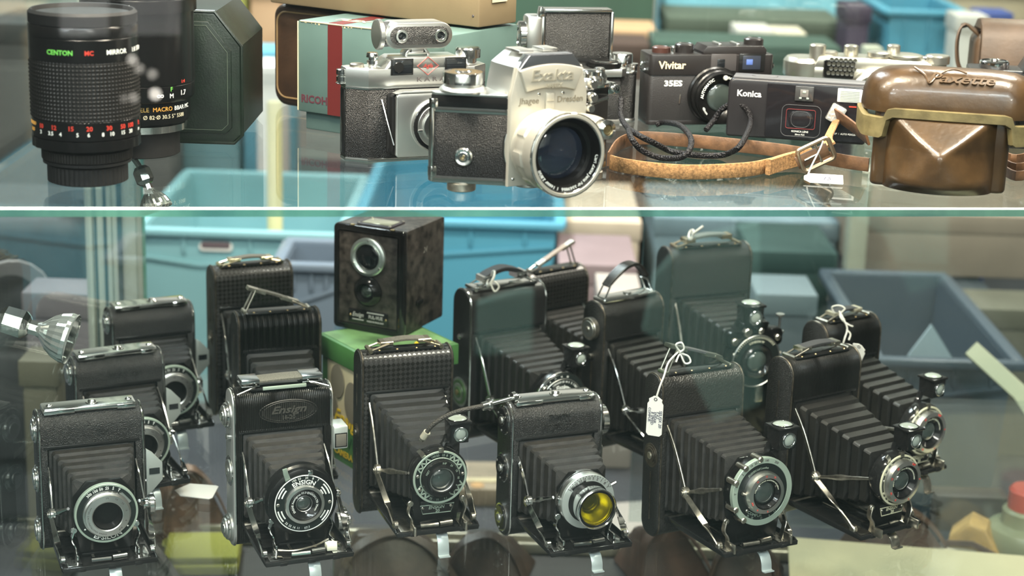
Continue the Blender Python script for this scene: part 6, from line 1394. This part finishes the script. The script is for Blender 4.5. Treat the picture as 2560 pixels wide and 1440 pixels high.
mb = MB(); P = onz(2440, 1345, BZ); mb.box((0, 0, .02), (.08, .03, .04), mat('dark_umber_box', (.04, .025, .018), .5), .004); mb.box((0, 0, .0405), (.083, .033, .006), mat('dark_umber_box', (.04, .025, .018), .5), .002); o = mb.build('leather_box', None); o.location = P + V((-.004, .030, .0004)); tag(o, 'low dark brown box behind the ochre leather case', 'box')
for lb_, px, py, w, d_, h, m_, rz in (('brown leather case under the lower glass, beneath the zigzag dial camera', 985, 1435, .13, .09, .050, mat('umber_leather2', (.075, .05, .032), .4, 0, ('noise', 260, .2, .001), var=.3, vscale=40), .1), ('dark leather case under the lower glass between two front cameras', 1225, 1425, .09, .07, .042, DARKBROWNL, -.2), ('brown leather pouch under the lower glass, right of the yellow filter camera', 1655, 1425, .09, .07, .055, mat('reddish_leather', (.12, .065, .045), .45, 0, ('noise', 260, .2, .001), var=.3, vscale=40), .3), ('dark pouch under the lower glass at the corner of the paper sheet', 1865, 1445, .08, .07, .045, DARKBROWNL, -.2), ('copper brown pointed case behind the blank white tag', 470, 1330, .085, .06, .075, mat('copper_leather', (.16, .085, .05), .4, 0, None, var=.4, vscale=60), .5), ('black leather pouch under the small camera beside the pane', 300, 1440, .12, .08, .05, mat('black_pouch', (.02, .02, .018), .45), .2)):
    flat(lb_, px, py, 'leather_pouch' if 'pouch' in lb_ else 'leather_case', lambda R, w=w, d_=d_, h=h, m_=m_: pyramid(R, w, d_, h, m_), rz=rz)
R_ = thing('cleaning_cloth', 'yellow-green cloth folded below the lower glass, left of the brushed silver camera', 'cloth', onz(500, 1405, BZ) + V((0, 0, .0004)), .1)
mb = MB(); mb.box((0, 0, .006), (.085, .075, .012), mat('lime_cloth', (.26, .26, .03), .85, 0, ('noise', 200, .3, .002)), .004, 3); mb.box((.003, .002, .015), (.078, .068, .008), mat('lime_cloth', (.42, .44, .05), .85), .003, 3); mb.build('folds', R_)
R_ = thing('booklet', 'grey-white folded booklet below the glass beside the yellow filter camera', 'booklet', onz(1570, 1320, ZB) + V((0, 0, .0004)), .25)
mb = MB(); mb.box((0, 0, .004), (.085, .12, .008), mat('booklet_cover', (.34, .35, .40), .6), .001); mb.box((.001, .001, .009), (.08, .115, .002), mat('booklet_page', (.40, .36, .33), .7), .0004); mb.build('pages', R_)
R_ = thing('paper_label', 'small cream card on the base board between two front cameras', 'card', onz(1190, 1230, ZB) + V((0, 0, .0004)), .05)
mb = MB(); mb.box((0, 0, .012), (.13, .10, .024), mat('tan_tin', (.27, .22, .16), .5, 0, None, var=.2, vscale=20), .002); mb.box((.012, -.02, .0248), (.07, .012, .0016), CREAMCARD); mb.disc(.009, .0236, .0256, mat('copper_dot', (.5, .3, .14), .4), 24, TR(.0, -.038, 0)); mb.build('tin', R_)
R_['label'] = 'flat tan tin with a cream strip and copper spot, below the glass'; R_['category'] = 'tin'; R_.name = 'flat_tin'
# ------------------------------------------------------------------ showcase, hall, light, camera
def pane(name, pts, z0, z1, mface, medge, chamf=None):
    """upright or level sheet of glass: footprint corners pts (counter-clockwise), from z0 to z1; faces listed with their material"""
    n = len(pts); mb = MB()
    A = [V((p[0], p[1], z0)) for p in pts]; B = [V((p[0], p[1], z1)) for p in pts]
    mb.add(A, [tuple(range(n))[::-1]], mface[1]); mb.add(B, [tuple(range(n))], mface[1])
    for i in range(n):
        k = (i + 1) % n
        mb.add([A[i], A[k], B[k], B[i]], [(0, 1, 2, 3)], mface[0] if i in chamf else medge)
    return mb.build(name, None, 10)
# cut edge of the glass
m, nt, b, out = nodes('cut_glass_edge'); L_ = nt.links.new
b.inputs['Base Color'].default_value = (.10, .30, .25, 1); b.inputs['Roughness'].default_value = .25
nz = nt.nodes.new('ShaderNodeTexNoise'); nz.inputs['Scale'].default_value = 14; nz.inputs['Detail'].default_value = 4; tc = nt.nodes.new('ShaderNodeTexCoord'); mp = nt.nodes.new('ShaderNodeMapping'); mp.inputs['Scale'].default_value = (1, .2, .2)
rp = nt.nodes.new('ShaderNodeValToRGB'); rp.color_ramp.elements[0].color = (.06, .18, .16, 1); rp.color_ramp.elements[1].color = (.17, .42, .30, 1); rp.color_ramp.elements[0].position = .35; rp.color_ramp.elements[1].position = .65
L_(tc.outputs['Object'], mp.inputs['Vector']); L_(mp.outputs['Vector'], nz.inputs['Vector']); L_(nz.outputs['Fac'], rp.inputs['Fac']); L_(rp.outputs['Color'], b.inputs['Base Color'])
tr = nt.nodes.new('ShaderNodeBsdfTransparent'); tr.inputs['Color'].default_value = (.45, .75, .66, 1); mx = nt.nodes.new('ShaderNodeMixShader'); mx.inputs[0].default_value = .35
L_(b.outputs[0], mx.inputs[1]); L_(tr.outputs[0], mx.inputs[2]); L_(mx.outputs[0], out.inputs['Surface'])
EDGE = m
ARRIS_GLINT = mat('glass_arris_glint', (.80, .88, .85), .25, .2)  # near-white colour paints the highlight line along the shelf edge
XL, XR = -.384, .62
e0, e1 = onz(0, 519, UP), onz(2560, 521, UP); sl = (e1.y - e0.y) / (e1.x - e0.x)
def ye(x): return e0.y + (x - e0.x) * sl
YB = 1.80
def shelf(name, z, dz, y_off):
    f = [(XL + .004, ye(XL) + y_off), (XR - .01, ye(XR) + y_off), (XR - .01, YB - .02), (XL + .004, YB - .02)]
    n = 4; mb = MB(); c = .0011
    A = [V((p[0], p[1], z - dz)) for p in f]; B = [V((p[0], p[1], z)) for p in f]
    nrm = V((sl, -1, 0)).normalized()
    Bi = [B[0] - nrm * c, B[1] - nrm * c, B[2], B[3]]; Bf = [B[0] - V((0, 0, c)), B[1] - V((0, 0, c))]
    mb.add(A, [(3, 2, 1, 0)], SHELFG); mb.add(Bi, [(0, 1, 2, 3)], SHELFG)
    mb.add([A[0], A[1], Bf[1], Bf[0]], [(0, 1, 2, 3)], EDGE); mb.add([Bf[0], Bf[1], Bi[1], Bi[0]], [(0, 1, 2, 3)], ARRIS_GLINT)
    for i, k in ((1, 2), (2, 3), (3, 0)): mb.add([A[i], A[k], B[k], B[i]], [(0, 1, 2, 3)], SHELFG)
    return mb.build(name, None, 10)
o = shelf('glass_shelf', UP, .0062, 0); tag(o, 'upper glass shelf with green front edge, holding lenses and cameras', 'shelf')
o = shelf('glass_shelf', LO, .0060, .008); tag(o, 'lower glass shelf carrying the folding cameras', 'shelf')
# panes
def uppane(name, p, q, z0, z1, m, t=.004):
    d = V((q[0] - p[0], q[1] - p[1], 0)).normalized(); nn = V((-d.y, d.x, 0)) * t
    P4 = [V((p[0], p[1], 0)), V((q[0], q[1], 0)), V((q[0], q[1], 0)) + nn, V((p[0], p[1], 0)) + nn]
    A = [V((a.x, a.y, z0)) for a in P4]; B = [V((a.x, a.y, z1)) for a in P4]; mb = MB()
    for i in range(4):
        k = (i + 1) % 4; mb.add([A[i], A[k], B[k], B[i]], [(0, 1, 2, 3)], m if i in (0, 2) else EDGE)
    mb.add(A, [(3, 2, 1, 0)], m); mb.add(B, [(0, 1, 2, 3)], m)
    return struct(mb.build(name, None, 10))
ZT = 1.62
uppane('window_1', (XL - .03, ye(XL - .03) - .030), (XR + .03, ye(XR + .03) - .030), BZ - .03, ZT, PANEG)
uppane('window_2', (XL - .004, ye(XL) - .016), (XL - .004, YB + .0), BZ + .012, ZT, SIDEG)
pb = aty(1640, 10, YB + .012); BACKG = glass('back_door_glass', (.86, .91, .91), .06, 1.)
uppane('window_3', (pb.x, YB + .012), (XR, YB + .012), BZ + .02, ZT, BACKG, .005)
# aluminium frame and base
mb = MB(); a = aty(212, 720, YB - .03); b_ = aty(343, 720, YB - .03); W = b_.x - a.x; xc = (a.x + b_.x) / 2
prof = [(-W / 2, 0), (W / 2, 0), (W / 2, .03), (-W / 2, .03)]
mb.prism(prof, BZ, ZT, 'z', ALU, .002)
for q, w_ in ((-.30, .04), (-.12, .05), (.16, .085)): mb.box((W * q, -.0006, (BZ + ZT) / 2), (W * w_, .003, ZT - BZ), ALUGROOVE)
for q, w_ in ((-.40, .10), (-.03, .09), (.37, .22)): mb.box((W * q, -.002, (BZ + ZT) / 2), (W * w_, .005, ZT - BZ), ALU, .001)
o = mb.build('trim_1', None); o.location = (xc, YB - .02, 0); struct(o)
mb = MB(); BRD = mat('base_board', (.045, .042, .04), .55, 0, None, var=.2, vscale=6)
mb.box(((XL + XR) / 2, (1.0 + YB) / 2, BZ - .012), (XR - XL + .06, YB - 1.0 + .06, .024), BRD, .002); struct(mb.build('trim_2', None))
mb = MB(); RL = mat('satin_rail', (.48, .44, .34), .4, .6)
for k, (dy, h) in enumerate(((0, .012), (.010, .017), (.020, .012))): mb.box(((XL + XR) / 2, YB - .035 + dy, BZ + h / 2), (XR - XL, .007, h), RL, .0015)
struct(mb.build('trim_3', None))
# plinth of the case
mb = MB(); mb.box(((XL + XR) / 2, 1.42, (BZ - .024) / 2), (XR - XL, .70, BZ - .026), mat('dark_plinth', (.03, .03, .032), .5), .004); struct(mb.build('trim_4', None))
# hall
FL = mat('hall_floor', (.036, .055, .052), .5, 0, None, var=.15, vscale=3)
WL = mat('hall_wall', (.11, .11, .10), .8, 0, None, var=.1, vscale=2)
def slab(name, c, d, m): mb = MB(); mb.box(c, d, m); return struct(mb.build(name, None))
slab('floor', (0, 1.2, -.02), (9, 9.6, .04), FL)
slab('wall_back', (0, 5.0, 1.6), (9, .06, 3.2), mat('pale_hall_wall', (.36, .36, .33), .8, 0, None, var=.2, vscale=1.2))
slab('wall_front', (0, -3.0, 1.6), (9, .06, 3.2), mat('far_hall_wall', (.035, .045, .045), .8, 0, None, var=.5, vscale=1.2))
slab('wall_left', (-4.0, 1.0, 1.6), (.06, 8.0, 3.2), WL); slab('wall_right', (4.0, 1.0, 1.6), (.06, 8.0, 3.2), WL)
slab('ceiling', (0, 1.0, 3.23), (8.1, 8.1, .06), mat('hall_ceiling', (.35, .35, .33), .9))
slab('trim_9', (0, -2.94, 2.15), (7.8, .04, 2.0), mat('unseen_pale_reflector', (.62, .64, .60), .8, 0, None, var=.35, vscale=.9))  # unseen pale slab added behind the camera so chrome mirrors brighter
R_ = thing('bench', 'long dark covered bench behind the showcase, loaded with tubs and boxes', 'table', (.15, 3.1, 0))
mb = MB(); mb.box((0, 0, ZB - .015), (4.2, 2.52, .030), mat('bench_cloth', (.040, .042, .050), .85, 0, None, var=.2, vscale=5), .004); mb.build('tabletop', R_)
for sx in (-1, 1):
    for sy in (-1, 1): mb = MB(); mb.box((sx * 1.95, sy * 1.12, ZB / 2 - .015), (.06, .06, ZB - .03), BLACK, .004); mb.build('leg', R_)
# light
def area(name, loc, tgt, sx, sy, power, col):
    d = bpy.data.lights.new(name, 'AREA'); d.shape = 'RECTANGLE'; d.size = sx; d.size_y = sy; d.energy = power; d.color = col
    o = bpy.data.objects.new(name, d); COL.objects.link(o); o.location = loc
    o.rotation_euler = (V(tgt) - V(loc)).to_track_quat('-Z', 'Y').to_euler(); return o
WARM = (1, .90, .76); COOL = (.88, .97, 1)
area('hall_and_fill_light', (-.5, .55, 3.1), (-.05, 1.4, .9), .5, .3, 52, WARM)
area('hall_and_fill_light', (.75, .75, 3.1), (.15, 1.4, .9), .4, .4, 44, (1, .94, .84))
area('hall_and_fill_light', (-.9, 2.9, 3.1), (-.4, 2.9, .6), 1.2, .5, 100, COOL)
area('hall_and_fill_light', (1.1, 3.0, 3.1), (.7, 2.9, .6), 1.2, .5, 85, WARM)
area('hall_and_fill_light', (.2, 3.7, 3.1), (.2, 5.0, 1.9), 2.6, .3, 13, (1, .97, .90))  # added wash on the back wall, for chrome tops to mirror
area('hall_and_fill_light', (0, -1.9, 3.1), (0, -2.95, 1.9), 3.2, .3, 85, (1, .98, .93))  # added wash on the unseen pale slab, for brighter chrome
area('hall_and_fill_light', (-1.5, -1.3, 2.5), (0, 1.4, .9), .7, .25, 26, COOL)  # added fill behind the camera, for glints on lenses and chrome
area('hall_and_fill_light', (1.2, -1.6, 2.6), (0, 1.4, .9), .5, .3, 26, (1, .97, .90))  # another added fill, for front light and lens reflections
area('hall_and_fill_light', (0, -1.5, 3.1), (0, -1.3, 0), 1.8, .4, 75, COOL)  # unseen lamp added to wash the floor that hazes the front pane
for x, y in ((-.27, 1.145), (-.06, 1.17), (.16, 1.20), (.42, 1.235)): area('showcase_lamp', (x, y, 1.585), (x * .8, 1.42, .95), .05, .05, 3.0, (1, .88, .70))
# unseen boards added to haze the front pane, and small lamps it mirrors
pp, pq = V((XL - .03, ye(XL - .03) - .030, 0)), V((XR + .03, ye(XR + .03) - .030, 0))
pn = V((-(pq.y - pp.y), pq.x - pp.x, 0)).normalized()
def mirrored(px, py, Y):
    P = aty(px, py, Y); return P - pn * (2 * (P - pp).dot(pn))
def board(k, pts, Y, col):
    P = [mirrored(x, y, Y) for x, y in pts]; n = len(P); Q = [p - pn * .02 for p in P]
    b = MB(); b.add(P + Q, [tuple(range(n)), tuple(range(2 * n - 1, n - 1, -1))] + [(i, (i + 1) % n, n + (i + 1) % n, n + i) for i in range(n)], mat('board_%d' % k, col, .8)); struct(b.build('trim_%d' % k, None))  # unseen board hung only for its veil in the pane, no showcase trim
board(5, [(1640, 690), (1720, 600), (1900, 560), (1905, 1010), (1790, 1060), (1700, 880), (1610, 830)], 3.6, (.42, .74, .66))
board(6, [(1195, 760), (1300, 730), (1335, 730), (1330, 880), (1190, 890)], 3.7, (.42, .74, .66))
board(7, [(150, -40), (270, -40), (270, 90), (150, 90)], 3.9, (.60, .60, .60))
board(8, [(305, -40), (450, -40), (450, 88), (305, 88)], 3.9, (.60, .60, .60))
area('board_wash_light', (.35, -.45, 2.5), (.3, -1.45, .45), .4, .2, 26, COOL)  # added lamp, lights the teal haze boards
area('board_wash_light', (-.9, -.6, 2.6), (-.75, -1.6, .95), .4, .2, 85, (1, .98, .95))  # added lamp for the grey haze boards
for px, py, r, e in ((330, 150, .009, .022), (348, 172, .009, .012), (381, 186, .009, .014), (334, 245, .009, .012), (388, 236, .0105, .06), (310, 247, .008, .005)):
    d = bpy.data.lights.new('small_lamp', 'POINT'); d.energy = e; d.shadow_soft_size = r; d.color = (1, .93, .82); o = bpy.data.objects.new('small_lamp', d); COL.objects.link(o); o.location = mirrored(px, py, 3.2)
w = bpy.data.worlds.new('hall_air'); sc.world = w; w.use_nodes = True
w.node_tree.nodes['Background'].inputs['Color'].default_value = (.55, .66, .62, 1); w.node_tree.nodes['Background'].inputs['Strength'].default_value = .25
# camera
cd = bpy.data.cameras.new('camera'); cam = bpy.data.objects.new('camera', cd); COL.objects.link(cam); sc.camera = cam
cd.sensor_width = 36; cd.lens = 36 * FPX / 2560; cd.clip_start = .05; cd.clip_end = 40
cam.matrix_world = Mx(((CR.x, CU.x, -FW.x, CC.x), (CR.y, CU.y, -FW.y, CC.y), (CR.z, CU.z, -FW.z, CC.z), (0, 0, 0, 1)))
cd.dof.use_dof = True; cd.dof.focus_distance = 1.385; cd.dof.aperture_fstop = 6.4; cd.dof.aperture_blades = 8
sc.view_settings.view_transform = 'Standard'; sc.view_settings.look = 'None'; sc.view_settings.gamma = 1; sc.view_settings.use_curve_mapping = False
sc.view_settings.exposure = 0.05
sc.cycles.use_denoising = True
sc.cycles.max_bounces = 10; sc.cycles.transparent_max_bounces = 24; sc.cycles.glossy_bounces = 5; sc.cycles.diffuse_bounces = 3; sc.cycles.caustics_reflective = False; sc.cycles.caustics_refractive = False; sc.cycles.sample_clamp_indirect = 4
